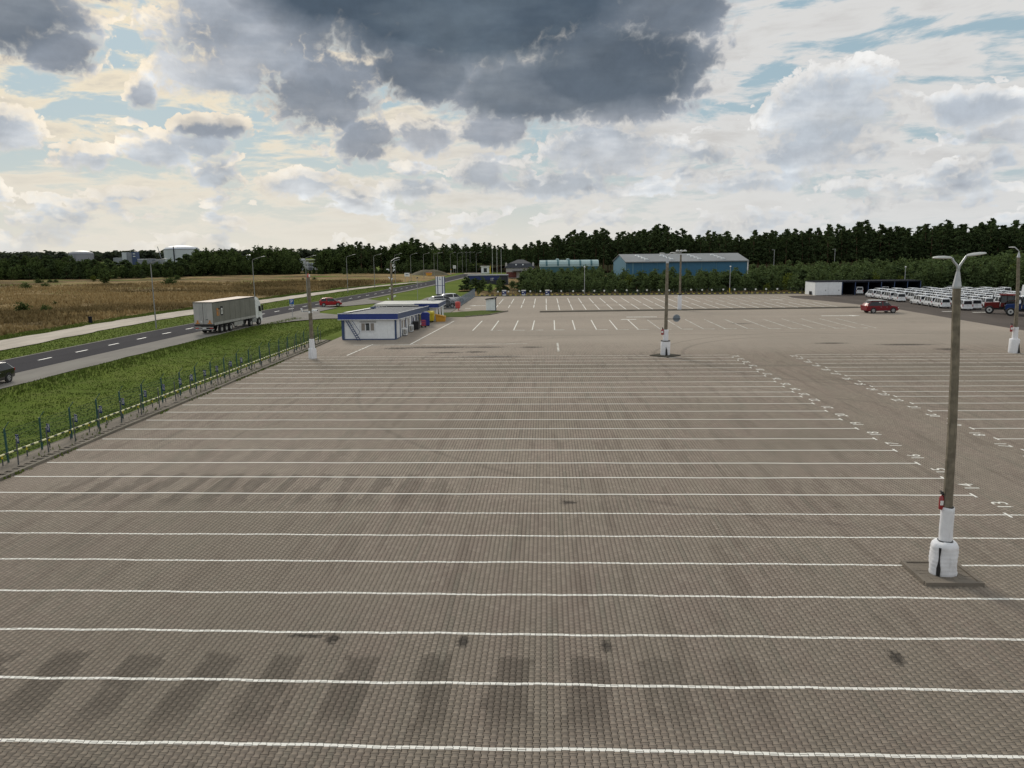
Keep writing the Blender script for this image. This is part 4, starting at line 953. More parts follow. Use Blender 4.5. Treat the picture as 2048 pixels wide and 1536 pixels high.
# things along the office wall
def ac(label, x, y):
    a = thing('air_conditioner', label, 'air conditioner', (x, y, 0), 0, 'air conditioners on the office wall'); MB().box(0, 0, .48, .42, .95, .78).build('casing', 'panel_white', a)
    MB().tube([(.215, -.12, .48), (.225, -.12, .48)], .30, 16).build('fan_grille', 'dark_grey', a); MB().box(0, -.482, .48, .3, .012, .6).build('side_grille', 'grille', a); MB().box(0, 0, .05, .4, .7, .1).build('foot', 'dark_grey', a)
ac('white air conditioner on the ground by the office, nearer the front corner', OX1 + .3, 92.0); ac('white air conditioner by the office beside the black bin', OX1 + .3, 96.2)
def wheelie(label, x, y, m, lid, s=1.0):
    b = thing('wheelie_bin', label, 'bin', (x, y, 0), R(90)); b.scale = (s, s, s)
    MB().box(0, 0, .58, .6, .65, .95, 0, 1.18).build('body', m, b); MB().box(0, .02, 1.09, .72, .8, .07).build('lid', lid, b)
    for sx in (-.3, .3): MB().tube([(sx - .03, .32, .12), (sx + .03, .32, .12)], .12, 12).build('wheel', 'rubber', b)
wheelie('black wheelie bin beside the office between air conditioner and hand cart', OX1 + .55, 98.4, 'black', 'black', 1.0); wheelie('dark grey bin just behind the black wheelie bin', OX1 + .5, 99.6, 'dark_grey', 'dark_grey', .95)
b = thing('hand_cart', 'red hand cart with wire basket standing by the office wall', 'cart', (OX1 + .95, 101.8, 0), R(20))
MB().box(0, 0, .30, .55, .8, .06).build('platform', 'cart_red', b)
for y in (-.38, .38):
    for k in range(5): MB().tube([(-.25 + .125 * k, y, .3), (-.25 + .125 * k, y, .95)], .022, 5).build('bar', 'cart_red', b)
    MB().tube([(-.28, y, .95), (.28, y, .95)], .028, 5).tube([(-.28, y, .62), (.28, y, .62)], .028, 5).build('bar', 'cart_red', b)
for sx in (-.25, .25):
    for sy in (-.3, .3): MB().tube([(sx - .03, sy, .13), (sx + .03, sy, .13)], .13, 12).build('wheel', 'rubber', b)
b = thing('blue_container', 'tall dark blue plastic container beside the office door', 'container', (OX1 + .9, 104.0, 0), R(8))
MB().box(0, 0, .85, 1.1, 1.0, 1.5, 0, 1.06).build('body', 'blue_plastic', b); MB().prism([(-.6, 1.62), (.6, 1.62), (.35, 1.86), (-.35, 1.86)], -.52, .52, 1).build('lid', 'blue_plastic', b)
for sx in (-.4, .4): MB().box(sx, 0, .05, .12, .9, .1).build('foot', 'black', b)
b = thing('yellow_dumpster', 'yellow waste container with black emblem and curved lid by the annex', 'dumpster', (-16.9, 109.3, 0), 0)
MB().box(0, 0, .78, 1.75, 1.1, 1.05, 0, 1.12).build('body', 'yellow_paint', b)
MB().prism([(-.62, 1.32), (.62, 1.32), (.5, 1.5), (.2, 1.62), (-.2, 1.62), (-.5, 1.5)], -.95, .95, 0).build('lid', 'yellow_paint', b)
MB().box(0, -.62, 1.26, 2.02, .09, .1).build('rim', 'yellow_paint', b)
MB().prism([(-.22, 1.05), (.22, 1.05), (.12, .85), (.08, .62), (-.08, .62), (-.12, .85)], -.606, -.585, 1).build('emblem', 'black', b)
for sx in (-.7, .7):
    for sy in (-.4, .4): MB().tube([(sx - .05, sy, .13), (sx + .05, sy, .13)], .13, 12).build('wheel', 'rubber', b)
b = thing('sand_bin', 'orange yellow grit bin with sloping lid beside the yellow waste container', 'grit bin', (-15.15, 110.6, 0), 0)
MB().prism([(-.62, 0), (.62, 0), (.7, .62), (-.7, .92)], -.5, .5, 1).build('body', 'orange_paint', b); o = MB().box(0, 0, 0, 1.5, 1.16, .1).build('lid', 'orange_paint', b); o.location = (-.03, 0, .86); o.rotation_euler = (0, R(12), 0)
# cable pole with cameras behind the office
t = thing('camera_pole', 'concrete pole with curved lamp arms and many white cameras behind the office', 'pole', (-25.0, 125.0, 0), 0)
pole_mesh(8.2, .22, .15, (0, 0)).build('pole', 'concrete_pole', t)
MB().tube([(0, 0, 8.1), (.05, 0, 8.5), (.6, 0, 8.85), (1.2, 0, 9.0)], .05, 6).build('arm', 'galv', t, True); MB().tube([(.3, .3, 8.1), (.4, .5, 8.5), (1.3, .8, 8.75)], .04, 6).build('arm', 'galv', t, True)
V, F = lamp_head_mesh(.1); o = MB().add(V, F).build('lamp_head', 'lamp_grey', t, True); o.location = (.9, 0, 9.0); o.scale = (1.2, 1.2, 1)
for x, z, w in ((.35, 7.9, .25), (.5, 7.6, .3), (-.3, 7.2, .4), (.4, 7.1, .35), (-.25, 5.9, .2), (.1, 5.7, .25), (-.1, 4.2, .25), (.35, 2.9, .4), (-.5, 2.5, .22), (-.55, 1.9, .25)):
    camera_thing('white security camera high on the pole behind the office' if z > 5 else 'white security camera low on the pole behind the office', (-25.0 + x, 124.7, z), R(180 if x < 0 else -20), w)
# white kiosk, red bin
k_ = thing('white_kiosk', 'small white kiosk with slanted dark roof on the grass corner', 'kiosk', (-9.25, 130.0, 0)); k_.scale = (1, 1, .9)
MB().box(0, 0, 1.15, 1.55, 1.5, 2.1).build('wall', 'panel_white', k_); MB().box(.81, .05, 1.25, .07, 1.6, 2.2).build('side_wall', 'dark_metal', k_)
o = MB().box(0, 0, 0, 1.95, 1.95, .09).build('roof', 'dark_metal', k_); o.location = (.03, 0, 2.30); o.rotation_euler = (0, R(-9), 0); MB().box(0, 0, .06, 1.65, 1.6, .12).build('base', 'dark_grey', k_)
b = thing('red_bin', 'bright red litter bin on a post at the corner of the railing', 'bin', (-15.0, 131.2, 0)); MB().lathe([(.34, .35), (.42, .5), (.46, 1.35), (.34, 1.5)], 12).build('body', 'cart_red', b); MB().tube([(.1, 0, 0), (.1, 0, .4)], .07, 6).build('post', 'cart_red', b)

# ================================================================ VEHICLES
def loft(stations, segs, root, paint, glass='glass', cap_rear=True):
    """stations: (y, zb, zs, zr, ws, wr) from rear to front; segs: (side, top) part tag of each bay. Heading +Y."""
    rings = []
    for y, zb, zs, zr, ws, wr in stations:
        if isinstance(y, tuple): yb, yt = y
        else: yb = yt = y
        h = [(0, yb, zb), (ws - .12, yb, zb), (ws - .02, yb, zb + .10), (ws, yb, zb + (zs - zb) * .55), (ws - .015, yb, zs), (wr, yt, zr - .05), (wr - .10, yt, zr), (0, yt, zr + .025)]
        rings.append(h + [(-x, q, z) for x, q, z in h[-2:0:-1]])
    K = len(rings[0]); parts = {'body': MB()}
    names = {4: 'side', 9: 'side'}
    for i in range(len(rings) - 1):
        side, top = segs[i]
        for j in range(K):
            tagn = 'body'
            if j in (4, 9): tagn = side
            elif j in (5, 6, 7, 8): tagn = top
            mb = parts.setdefault((tagn, i, j) if tagn == 'window' else (tagn, i) if tagn in ('windscreen', 'rear_window') else tagn, MB()); a, b = rings[i], rings[i + 1]
            mb.add([a[j], a[(j + 1) % K], b[(j + 1) % K], b[j]], [(0, 1, 2, 3)])
    for r_, rev in ((rings[0], False), (rings[-1], True)):
        parts['body'].add(r_, [tuple(range(K))])
    out = {}
    for nm, mb in parts.items():
        nm = nm if isinstance(nm, str) else nm[0]
        me = mb.mesh(nm, paint if nm == 'body' else (paint if nm in ('roof', 'pillar') else glass), False)
        bm = bmesh.new(); bm.from_mesh(me); bmesh.ops.remove_doubles(bm, verts=bm.verts, dist=.001); bmesh.ops.recalc_face_normals(bm, faces=bm.faces); bm.to_mesh(me); bm.free()
        me.polygons.foreach_set('use_smooth', [True] * len(me.polygons)); me.set_sharp_from_angle(angle=R(32))
        out[nm] = link(nm, me, root)
    return out
def wheels(root, ys, w, r, tw=.2, rim='rim', arch=True):
    t0 = MB().tube([(-tw / 2, 0, 0), (-tw / 2 + .03, 0, 0), (tw / 2 - .03, 0, 0), (tw / 2, 0, 0)], [r * .92, r, r, r * .92], 20).mesh('tyre', 'rubber', True)
    rm = MB().tube([(tw / 2 - .02, 0, 0), (tw / 2 + .012, 0, 0)], [r * .66, r * .60], 12)
    r0 = rm.mesh('rim', rim)
    sp = MB()
    for k in range(5):
        a = 2 * math.pi * k / 5; sp.add([(tw / 2 + .014, math.cos(a + q) * r * f, math.sin(a + q) * r * f) for f, q in ((.22, -.42), (.54, -.25), (.54, .25), (.22, .42))], [(0, 1, 2, 3)])
    s0 = sp.mesh('rim_gap', 'black')
    ar = MB().tube([(0, 0, 0), (.012, 0, 0)], r * 1.14, 20).mesh('wheel_arch', 'black') if arch else None
    for y in ys:
        for s_ in (-1, 1):
            o = link('tyre', t0, root, (s_ * (w - tw / 2 + .015), y, r)); link('rim', r0, o); link('rim_gap', s0, o)
            if s_ < 0: o.rotation_euler = (0, 0, math.pi)
            if ar:
                q = link('wheel_arch', ar, root, (s_ * (w - .008) - (.0 if s_ > 0 else .012), y, r + .02))
def plate(root, y, z, w=.5):
    MB().box(0, y, z, w, .015, .11).build('number_plate', 'sign_white', root)
def pair(root, name, m, x, y, z, sx, sy, sz):
    for s_ in (-1, 1): MB().box(s_ * x, y, z, sx, sy, sz).build(name, m, root)
def make_van(label, rz=0.0):
    t = thing('delivery_van', label, 'van', (0, 0, 0), rz, 'white vans parked in rows on the asphalt yard')
    st = [((-2.05, -2.0), .32, 1.02, 1.76, .86, .74), ((-1.98, -1.93), .26, 1.02, 1.82, .88, .76), (-1.45, .24, 1.02, 1.84, .89, .765), (-1.36, .24, 1.02, 1.84, .89, .765), (-.50, .24, 1.02, 1.84, .89, .765), (-.40, .24, 1.02, 1.84, .89, .765),
          ((.52, .48), .24, 1.02, 1.80, .89, .755), ((.92, .56), .24, 1.00, 1.78, .89, .75), ((1.25, 1.24), .24, .98, 1.02, .88, .74), (1.95, .26, .80, .84, .84, .66), (2.12, .34, .62, .66, .70, .55)]
    sg = [('body', 'body'), ('window', 'body'), ('body', 'body'), ('window', 'body'), ('body', 'body'), ('window', 'body'), ('body', 'body'), ('window', 'windscreen'), ('body', 'body'), ('body', 'body')]
    loft(st, sg, t, 'car_white'); wheels(t, (-1.28, 1.38), .89, .31)
    # rear: window, lights, bumper, plate
    MB().add([(-.66, -2.062, 1.10), (.66, -2.062, 1.10), (.60, -2.028, 1.66), (-.60, -2.028, 1.66), (-.66, -2.03, 1.10), (.66, -2.03, 1.10), (.60, -1.99, 1.66), (-.60, -1.99, 1.66)],
             [(0, 1, 2, 3), (0, 4, 5, 1), (1, 5, 6, 2), (2, 6, 7, 3), (3, 7, 4, 0)]).build('rear_window', 'glass', t)
    pair(t, 'tail_light', 'tail_light', .80, -2.03, .90, .12, .10, .36); MB().box(0, -2.06, .42, 1.70, .10, .22).build('bumper', 'car_white', t); plate(t, -2.06, .80)
    MB().box(0, -2.072, .93, .16, .02, .07).build('badge', 'galv', t)
    pair(t, 'head_light', 'head_light', .66, 1.93, .70, .28, .16, .16); MB().box(0, 2.10, .42, 1.3, .08, .16).build('grille', 'black', t)
    pair(t, 'side_mirror', 'car_white', .99, .82, 1.06, .16, .10, .16); pair(t, 'side_moulding', 'black', .893, .25, .52, .012, 1.6, .06)
    return t
van0 = make_van('white van')
ROWY = [156.0, 152.1, 148.2, 144.3, 136.6, 132.8, 129.0, 125.1]; VS = .88
ORD = ['nearest', 'second nearest', 'third nearest', 'fourth nearest', 'fifth nearest', 'fourth from the garages', 'third from the garages', 'second from the garages', 'closest to the garages']
cols = [64.5, 68.0, 71.5, 75.0, 78.5, 82.0, 85.5, 89.0, 92.5]
first = True
for ci, x in enumerate(cols):
    ys_ = ROWY if ci == 0 else [162.0 - .25 * (ci % 3) - 3.95 * k for k in range(10)]
    for ri, y in enumerate(ys_):
        if ci == 0 and ri == 7: x_, y_ = 65.7, 124.6
        else: x_, y_ = x + random.uniform(-.18, .18), y + random.uniform(-.2, .2)
        if ci > 1 and y < 129.0 : continue
        if ci == 1 and y < 126.0: continue
        if x_ > .582 * y_ + 1.5: continue
        if x_ > 88 and 146 < y_ < 157.5: continue
        rz = random.uniform(-.04, .04) + (R(-9) if (ci, ri) in ((0, 3), (0, 7), (1, 9), (1, 8)) else 0)
        back = len(ys_) - 1 - ri
        lab = None
        if ci == 0: lab = 'white van in the drive row, ' + ORD[min(back, 4) if back < 5 else back + 1] + (' to the camera' if back < 5 else '')
        elif ci == 1 and back < 3: lab = 'white van in the second row, ' + ['beside the red tractor', 'one place behind the van by the tractor', 'two places behind the van by the tractor'][back]
        if lab is None: lab = 'white van parked in the packed rows behind the row along the drive'
        if first: v = van0; v.location = (x_, y_, .004); v.rotation_euler = (0, 0, rz); v['label'] = lab; v.scale = (VS,) * 3; first = False
        else: copy_tree(van0, (x_, y_, .004), rz, lab, None, (VS * random.uniform(.985, 1.015),) * 3)
copy_tree(van0, (66.1, 168.2, .004), R(2), 'white van standing inside the second open garage bay from the closed garages')
copy_tree(van0, (72.0, 169.3, .004), R(-2), 'white van standing deep inside the open garage behind the van rows')
# high vans at the back
hv = thing('high_roof_van', 'tall white high-roof van in the back corner, leftmost of the four', 'van', (92.2, 152.0, 0), 0, 'tall vans at the back of the yard')
loft([((-2.9, -2.85), .4, 1.35, 2.60, .98, .86), ((-2.8, -2.75), .3, 1.35, 2.68, 1.0, .88), (.9, .3, 1.35, 2.70, 1.0, .88), (1.0, .3, 1.35, 2.66, 1.0, .87), ((1.7, 1.3), .3, 1.3, 2.35, 1.0, .85), ((2.15, 2.1), .3, 1.25, 1.30, .98, .8), (2.75, .35, 1.0, 1.04, .92, .7), (2.9, .45, .8, .84, .8, .6)],
     [('body', 'body'), ('body', 'body'), ('body', 'body'), ('window', 'body'), ('window', 'windscreen'), ('body', 'body'), ('body', 'body')], hv, 'car_white'); hv.scale = (.9,) * 3; wheels(hv, (-1.8, 1.9), 1.0, .36)
pair(hv, 'tail_light', 'tail_light', .93, -2.88, 1.2, .10, .08, .5); pair(hv, 'rear_window', 'glass', .42, -2.885, 1.95, .6, .03, .55)
for k, w in enumerate(('second from the left', 'third from the left', 'rightmost of the four')): copy_tree(hv, (95.3 + 3.1 * k, 152 + .2 * k, 0), R(1), 'tall white high-roof van in the back corner, ' + w)
for x, y, m, lb in ((80.5, 168.5, 'car_grey', 'dark grey car parked at the back fence behind the white vans'), (86.0, 169.2, 'car_silver', 'silver car parked at the back fence beside the tall vans')):
    c = thing('parked_car', lb, 'car', (x, y, 0), R(80)); loft([(-2.1, .35, .9, .95, .8, .6), (-1.9, .25, .95, 1.2, .88, .62), ((-1.3, -1.1), .25, .95, 1.48, .9, .65), ((.3, .2), .25, .95, 1.48, .9, .65), (1.0, .25, .92, .96, .88, .65), (1.95, .28, .75, .8, .84, .6), (2.1, .4, .6, .64, .7, .5)],
        [('body', 'windscreen'), ('window', 'windscreen'), ('window', 'body'), ('window', 'windscreen'), ('body', 'body'), ('body', 'body')], c, m); wheels(c, (-1.3, 1.3), .9, .32); pair(c, 'tail_light', 'tail_light', .7, -2.02, .85, .25, .08, .15)

def suv(name, label, paint, loc, rz, box=False, hatch=False, sc=1.0, rim='rim'):
    c = thing(name, label, 'car', loc, rz); c.scale = (sc,) * 3
    if hatch:
        st = [((-1.92, -1.9), .34, .85, .92, .76, .62), ((-1.86, -1.72), .26, .92, 1.26, .84, .62), ((-1.72, -1.42), .24, .95, 1.46, .85, .63), ((-.72, -.75), .24, .95, 1.54, .85, .65), (-.62, .24, .95, 1.54, .85, .65), ((.22, .10), .24, .93, 1.52, .85, .64), ((.98, .38), .24, .90, 1.46, .85, .62), ((1.22, 1.2), .24, .88, .92, .84, .6), (1.78, .26, .72, .76, .78, .55), (1.93, .36, .58, .62, .64, .45)]
        sg = [('body', 'body'), ('body', 'rear_window'), ('window', 'roof'), ('pillar', 'roof'), ('window', 'roof'), ('window', 'roof'), ('window', 'windscreen'), ('body', 'body'), ('body', 'body')]
        wy, wr_, yb = (-1.22, 1.22), .31, 1.9
    else:
        st = [((-2.36, -2.34), .42, .98, 1.04, .84, .70), ((-2.28, -2.05), .32, 1.04, 1.40, .92, .68), ((-2.12, -1.70), .30, 1.06, 1.60, .94, .70), ((-1.05, -1.0), .28, 1.05, 1.67, .95, .72), ((-.12, -.12), .28, 1.04, 1.69, .95, .72), ((-.02, -.02), .28, 1.04, 1.69, .95, .72), ((.72, .45), .28, 1.03, 1.64, .95, .71), ((1.18, .72), .28, 1.02, 1.56, .95, .69), ((1.32, 1.30), .28, 1.0, 1.05, .94, .70), (2.1, .30, .90, .95, .90, .64), (2.36, .42, .70, .76, .78, .52)]
        sg = [('body', 'body'), ('body', 'rear_window'), ('window', 'roof'), ('window', 'roof'), ('pillar', 'roof'), ('window', 'roof'), ('window', 'windscreen'), ('body', 'windscreen'), ('body', 'body'), ('body', 'body')]
        wy, wr_, yb = (-1.42, 1.44), .37, 2.34
    loft(st, sg, c, paint); w = st[4][4]; wheels(c, wy, w, wr_, .22, rim)
    pair(c, 'tail_light', 'tail_light', w - .14, -yb + .03, .95, .20, .14, .22); pair(c, 'head_light', 'head_light', w - .22, yb - .22, .74, .30, .26, .14)
    pair(c, 'side_mirror', paint, w + .09, .72, 1.04, .18, .10, .13); MB().box(0, yb - .02, .52, w * 1.3, .06, .22).build('grille', 'black', c); plate(c, -yb + .01, .66)
    pair(c, 'sill', 'black' if not box else 'galv', w - .005, 0, .33, .03, wy[1] * 1.3, .05); pair(c, 'door_handle', 'galv', w + .003, -.35, .88, .02, .16, .03); pair(c, 'door_handle', 'galv', w + .003, .5, .87, .02, .16, .03)
    for yy in (-.95, .02, .98): pair(c, 'door_seam', 'black', w - .008, yy, .70, .018, .014, .56)
    MB().box(0, -yb + .02, .46, w * 1.5, .06, .16).build('rear_bumper', 'black', c)
    if box:
        rb = MB().box(0, -.55, 1.745, 1.30, 2.3, .05).build('roof_panel', 'lamp_grey', c); pair(c, 'roof_rail', 'galv', .66, -.55, 1.76, .05, 2.3, .06)
        MB().box(.952 - .18, -.47, 1.38, .02, .30, .34).build('paper', 'sign_white', c); MB().box(.952 - .20, .50, 1.36, .02, .28, .30).build('paper', 'sign_white', c)
    return c
suv('red_suv', 'dark red estate car with pale roof rails crossing the lot near the vans', 'car_red', (50.9, 120.0, 0), R(-84), True, sc=1.08)
suv('red_hatchback', 'small bright red hatchback turning out of the drive behind the office', 'car_bright_red', (-40.3, 143.2, .03), R(-72), hatch=True, sc=1.06, rim='lamp_grey')
suv('black_suv', 'black off-road car on the road at the left edge of the photo', 'car_black', (-43.75, 57.5, .03), R(184), sc=1.0)
suv('dark_suv', 'dark grey off-road car parked behind the annex, nearest the office', 'car_grey', (-18.4, 136.5, .02), R(-58), sc=1.05)
suv('silver_suv', 'silver off-road car with roof rails parked between dark car and white car', 'car_silver', (-19.2, 143.0, .02), R(-62), sc=1.1)
suv('white_estate', 'white estate car parked farthest back inside the grey railing', 'car_white', (-18.3, 151.0, .02), R(-66), sc=1.08)

# ---- tractors
def tractor(label, paint, roof, loc, rz):
    t = thing('tractor', label, 'tractor', loc, rz, 'tractors beside the white vans')
    MB().prism([(.35, .75), (2.0, .75), (2.05, 1.2), (1.9, 1.42), (.35, 1.52)], -.33, .33, 0).build('hood', paint, t); MB().box(0, 2.06, 1.08, .5, .04, .5).build('grille', 'black', t)
    MB().box(0, .2, .72, .5, 3.2, .4).build('chassis', 'black', t)
    MB().box(0, -.55, 1.2, 1.25, 1.5, .55).build('cab_base', paint, t)
    for x in (-.66, .66):
        for y, q in ((-1.25, .0), (-.45, 0), (.25, .12)): MB().tube([(x, y + q, 1.35), (x * .93, y, 2.42)], .045, 5).build('cab_post', 'black', t)
        MB().add([(x * .97, -1.2, 1.45), (x * .97, .25, 1.45), (x * .92, .2, 2.36), (x * .92, -1.2, 2.36)], [(0, 1, 2, 3)]).build('side_window', 'pale_glass', t)
        # mudguard arching over the big wheel
        V = []; F = []
        for k in range(9):
            a = R(10 + 20 * k); V += [(x * .80, -.95 + .98 * math.cos(a), .85 + .98 * math.sin(a)), (x * 1.6, -.95 + .98 * math.cos(a), .85 + .98 * math.sin(a))]
            if k: F.append((2 * k - 2, 2 * k - 1, 2 * k + 1, 2 * k))
        MB().add(V, F).build('mudguard', paint, t)
    MB().box(0, .28, 1.9, 1.15, .03, .9).build('windscreen', 'pale_glass', t); MB().box(0, -1.26, 1.9, 1.15, .03, .9).build('rear_window', 'pale_glass', t)
    MB().box(0, -.5, 2.50, 1.55, 1.95, .14, 0, .9).build('roof', roof, t); MB().box(0, -.6, 1.55, .5, .5, .5).build('seat', 'black', t)
    MB().tube([(.2, 1.1, 1.4), (.2, 1.1, 2.5)], .05, 8).build('exhaust', 'black', t)
    for y, r, w, x in ((-.95, .82, .42, .85), (1.45, .52, .32, .80)):
        t0 = MB().tube([(-w / 2, 0, 0), (-w / 2 + .06, 0, 0), (w / 2 - .06, 0, 0), (w / 2, 0, 0)], [r * .9, r, r, r * .9], 24).mesh('tyre', 'rubber'); r0 = MB().tube([(w / 2 - .03, 0, 0), (w / 2 + .02, 0, 0)], [r * .66, r * .55], 16).mesh('rim', 'lamp_grey'); h0 = MB().tube([(w / 2, 0, 0), (w / 2 + .03, 0, 0)], r * .24, 10).mesh('hub', 'dark_grey')
        for s_ in (-1, 1):
            o = link('tyre', t0, t, (s_ * x, y, r)); link('rim', r0, o); link('hub', h0, o); o.rotation_euler = (0, 0, 0 if s_ > 0 else math.pi)
    pair(t, 'head_light', 'head_light', .22, 2.09, 1.28, .14, .02, .12); pair(t, 'work_lamp', 'sign_white', .55, -1.5, 2.38, .16, .06, .12)
    pair(t, 'side_mirror', 'black', .95, .35, 1.95, .18, .05, .3)
    return t
tractor('red tractor with red cab roof standing in front of the white vans', 'tractor_red', 'tractor_red', (67.3, 116.9, 0), R(62)).scale = (1.12,) * 3
tractor('dark blue tractor with white cab roof beside the red tractor', 'tractor_blue', 'white_paint', (68.1, 113.0, 0), R(62)).scale = (1.12,) * 3
tractor('blue tractor half hidden behind the leaning lamp post at the photo edge', 'tractor_blue', 'dark_metal', (69.6, 110.2, 0), R(62)).scale = (1.12,) * 3

# ---- articulated lorry
LR = math.atan2(-2.2, 26.0)                       # along the road
t = thing('lorry', 'articulated lorry with white cab and grey curtain trailer driving away on the road', 'lorry', (-42.7, 94.4, .03), R(-4.0))
TL, TW = 12.0, 2.50                               # trailer length, width; rear at y = 0
MB().box(0, TL / 2, 2.62, TW, TL, 2.72).build('trailer_box', 'tarp', t)
MB().box(0, TL / 2, 4.005, TW + .05, TL + .04, .06).build('trailer_roof', 'tarp_roof', t)
for x in (-TW / 2 - .005, TW / 2 + .005): MB().box(x, TL / 2, 3.95, .05, TL + .06, .12).build('cant_rail', 'dark_grey', t)
for k in range(9):
    for x in (-TW / 2 - .012, TW / 2 + .012): MB().box(x, .1 + k * (TL - .2) / 8, 2.6, .012, .03, 2.6).build('curtain_seam', 'tarp', t)
for x in (-TW / 2 - .02, TW / 2 + .02):
    for k in range(5): MB().box(x, .12 + (k + .5) * (TL - .2) / 5, 1.30, .03, (TL - .2) / 5 - .08, .30).build('side_board', 'rail_grey', t)
for sx in (-1, 1):
    d_ = MB().box(sx * .625, -.03, 2.62, 1.22, .05, 2.66).build('rear_door', 'door_grey', t)
    for q in (.25, .45): MB().tube([(sx * q, -.075, 1.32), (sx * q, -.075, 3.9)], .018, 5).build('lock_bar', 'galv', d_)
    MB().box(sx * .80, -.062, 1.62, .22, .012, .30).build('marking', 'orange_reflect', d_); MB().box(sx * .80, -.064, 1.40, .55, .012, .14).build('marking', 'orange_reflect', d_)
MB().box(0, -.04, 2.62, .04, .07, 2.7).build('door_gap', 'black', t); MB().box(0, -.035, 3.98, TW + .06, .09, .12).build('header', 'dark_grey', t)
MB().box(.45, -.062, 1.85, .30, .01, .10).build('sticker', 'dark_grey', t); MB().box(-.3, -.062, 1.6, .16, .01, .22).build('sticker', 'sign_white', t)
MB().box(0, .02, 1.14, TW, .16, .22).build('rear_frame', 'black', t); MB().box(0, .1, .62, 2.4, .1, .12).build('bumper', 'rail_grey', t); MB().box(0, .02, .9, 2.35, .06, .10).build('light_bar', 'rail_grey', t)
pair(t, 'tail_light', 'tail_light', .95, -.02, .78, .4, .06, .13); plate(t, -.02, .78, .5)
for x in (-.45, .45): MB().box(x, TL / 2, 1.02, .14, TL - .3, .30).build('frame_beam', 'black', t)
# lettering on the curtain: an orange mark and a framed black letter
for sx in (1,):
    x = sx * (TW / 2 + .022)
    MB().box(x, 1.30, 2.72, .01, .62, .95).build('lettering', 'orange_reflect', t); MB().box(x + .004, 1.30, 2.86, .01, .34, .14).box(x + .004, 1.42, 2.56, .01, .14, .5).build('lettering', 'tarp', t); MB().box(x, 1.62, 3.1, .01, .5, .16).build('lettering', 'black', t)
    MB().box(x, 2.32, 2.80, .01, .62, 1.15).build('lettering', 'black', t); MB().box(x + .004, 2.32, 2.76, .01, .40, .72).build('lettering', 'sign_white', t); MB().box(x + .008, 2.32, 2.76, .01, .2, .40).build('lettering', 'tarp', t)
wt0 = MB().tube([(-.17, 0, 0), (-.14, 0, 0), (.14, 0, 0), (.17, 0, 0)], [.44, .48, .48, .44], 20).mesh('tyre', 'rubber'); wr0 = MB().tube([(.13, 0, 0), (.175, 0, 0)], [.29, .24], 12).mesh('rim', 'rail_grey')
CY = TL + .15
for y in (2.1, 3.35, 4.6, TL - 1.6 + .1, CY + .95):
    for s_ in (-1, 1):
        o = link('tyre', wt0, t, (s_ * 1.08, y, .48)); link('rim', wr0, o); o.rotation_euler = (0, 0, 0 if s_ > 0 else math.pi)
        if y < 5: MB().box(s_ * 1.08, y, 1.0, .36, 1.1, .04).build('mudguard', 'black', t)
for s_ in (-1, 1):
    MB().box(s_ * 1.1, 7.0, .78, .12, 2.6, .55).build('pallet_box', 'rail_grey', t); MB().box(s_ * 1.0, CY - .55, .75, .5, 1.3, .55).build('fuel_tank', 'galv', t); MB().tube([(s_ * 1.0, 8.9, .1), (s_ * 1.0, 8.9, 1.0)], .06, 6).build('landing_leg', 'dark_grey', t)
MB().box(0, CY - .6, .9, .9, 4.4, .25).build('chassis', 'black', t)
# cab
cabp = {}
MB().prism([(CY, .95), (CY, 3.55), (CY + .3, 3.95), (CY + .95, 3.78), (CY + 1.62, 3.0), (CY + 1.72, 2.6), (CY + 2.0, 1.75), (CY + 2.02, .55), (CY + 1.55, .5), (CY + 1.5, .95)], -1.22, 1.22, 0).build('cab', 'car_white', t)
MB().prism([(CY + 1.66, 2.72), (CY + 1.72, 2.60), (CY + 1.99, 1.86), (CY + 2.02, 1.86), (CY + 1.76, 2.62), (CY + 1.70, 2.74)], -1.08, 1.08, 0).build('windscreen', 'glass', t)
for s_ in (-1, 1):
    MB().add([(s_ * 1.228, CY + .95, 1.9), (s_ * 1.228, CY + 1.85, 1.78), (s_ * 1.228, CY + 1.62, 2.62), (s_ * 1.228, CY + .95, 2.62)], [(0, 1, 2, 3)]).build('side_window', 'glass', t)
    MB().box(s_ * 1.45, CY + 1.72, 2.35, .16, .22, .78).build('side_mirror', 'black', t); MB().box(s_ * 1.235, CY + .95, 1.35, .01, .03, 2.2).build('door_seam', 'dark_grey', t)
    MB().box(s_ * 1.228, CY + 1.05, 1.72, .012, .16, .05).build('door_handle', 'black', t); MB().tube([(s_ * 1.2, CY + .95, .5), (s_ * 1.235, CY + .95, .5)], .58, 18).build('wheel_arch', 'black', t)
    MB().box(s_ * 1.0, CY + 2.03, .72, .35, .05, .2).build('head_light', 'head_light', t)
MB().box(0, CY + 2.03, 1.2, 1.6, .03, .5).build('grille', 'black', t); MB().box(0, CY + 1.62, 2.95, 2.2, .35, .06).build('sun_visor', 'dark_grey', t)

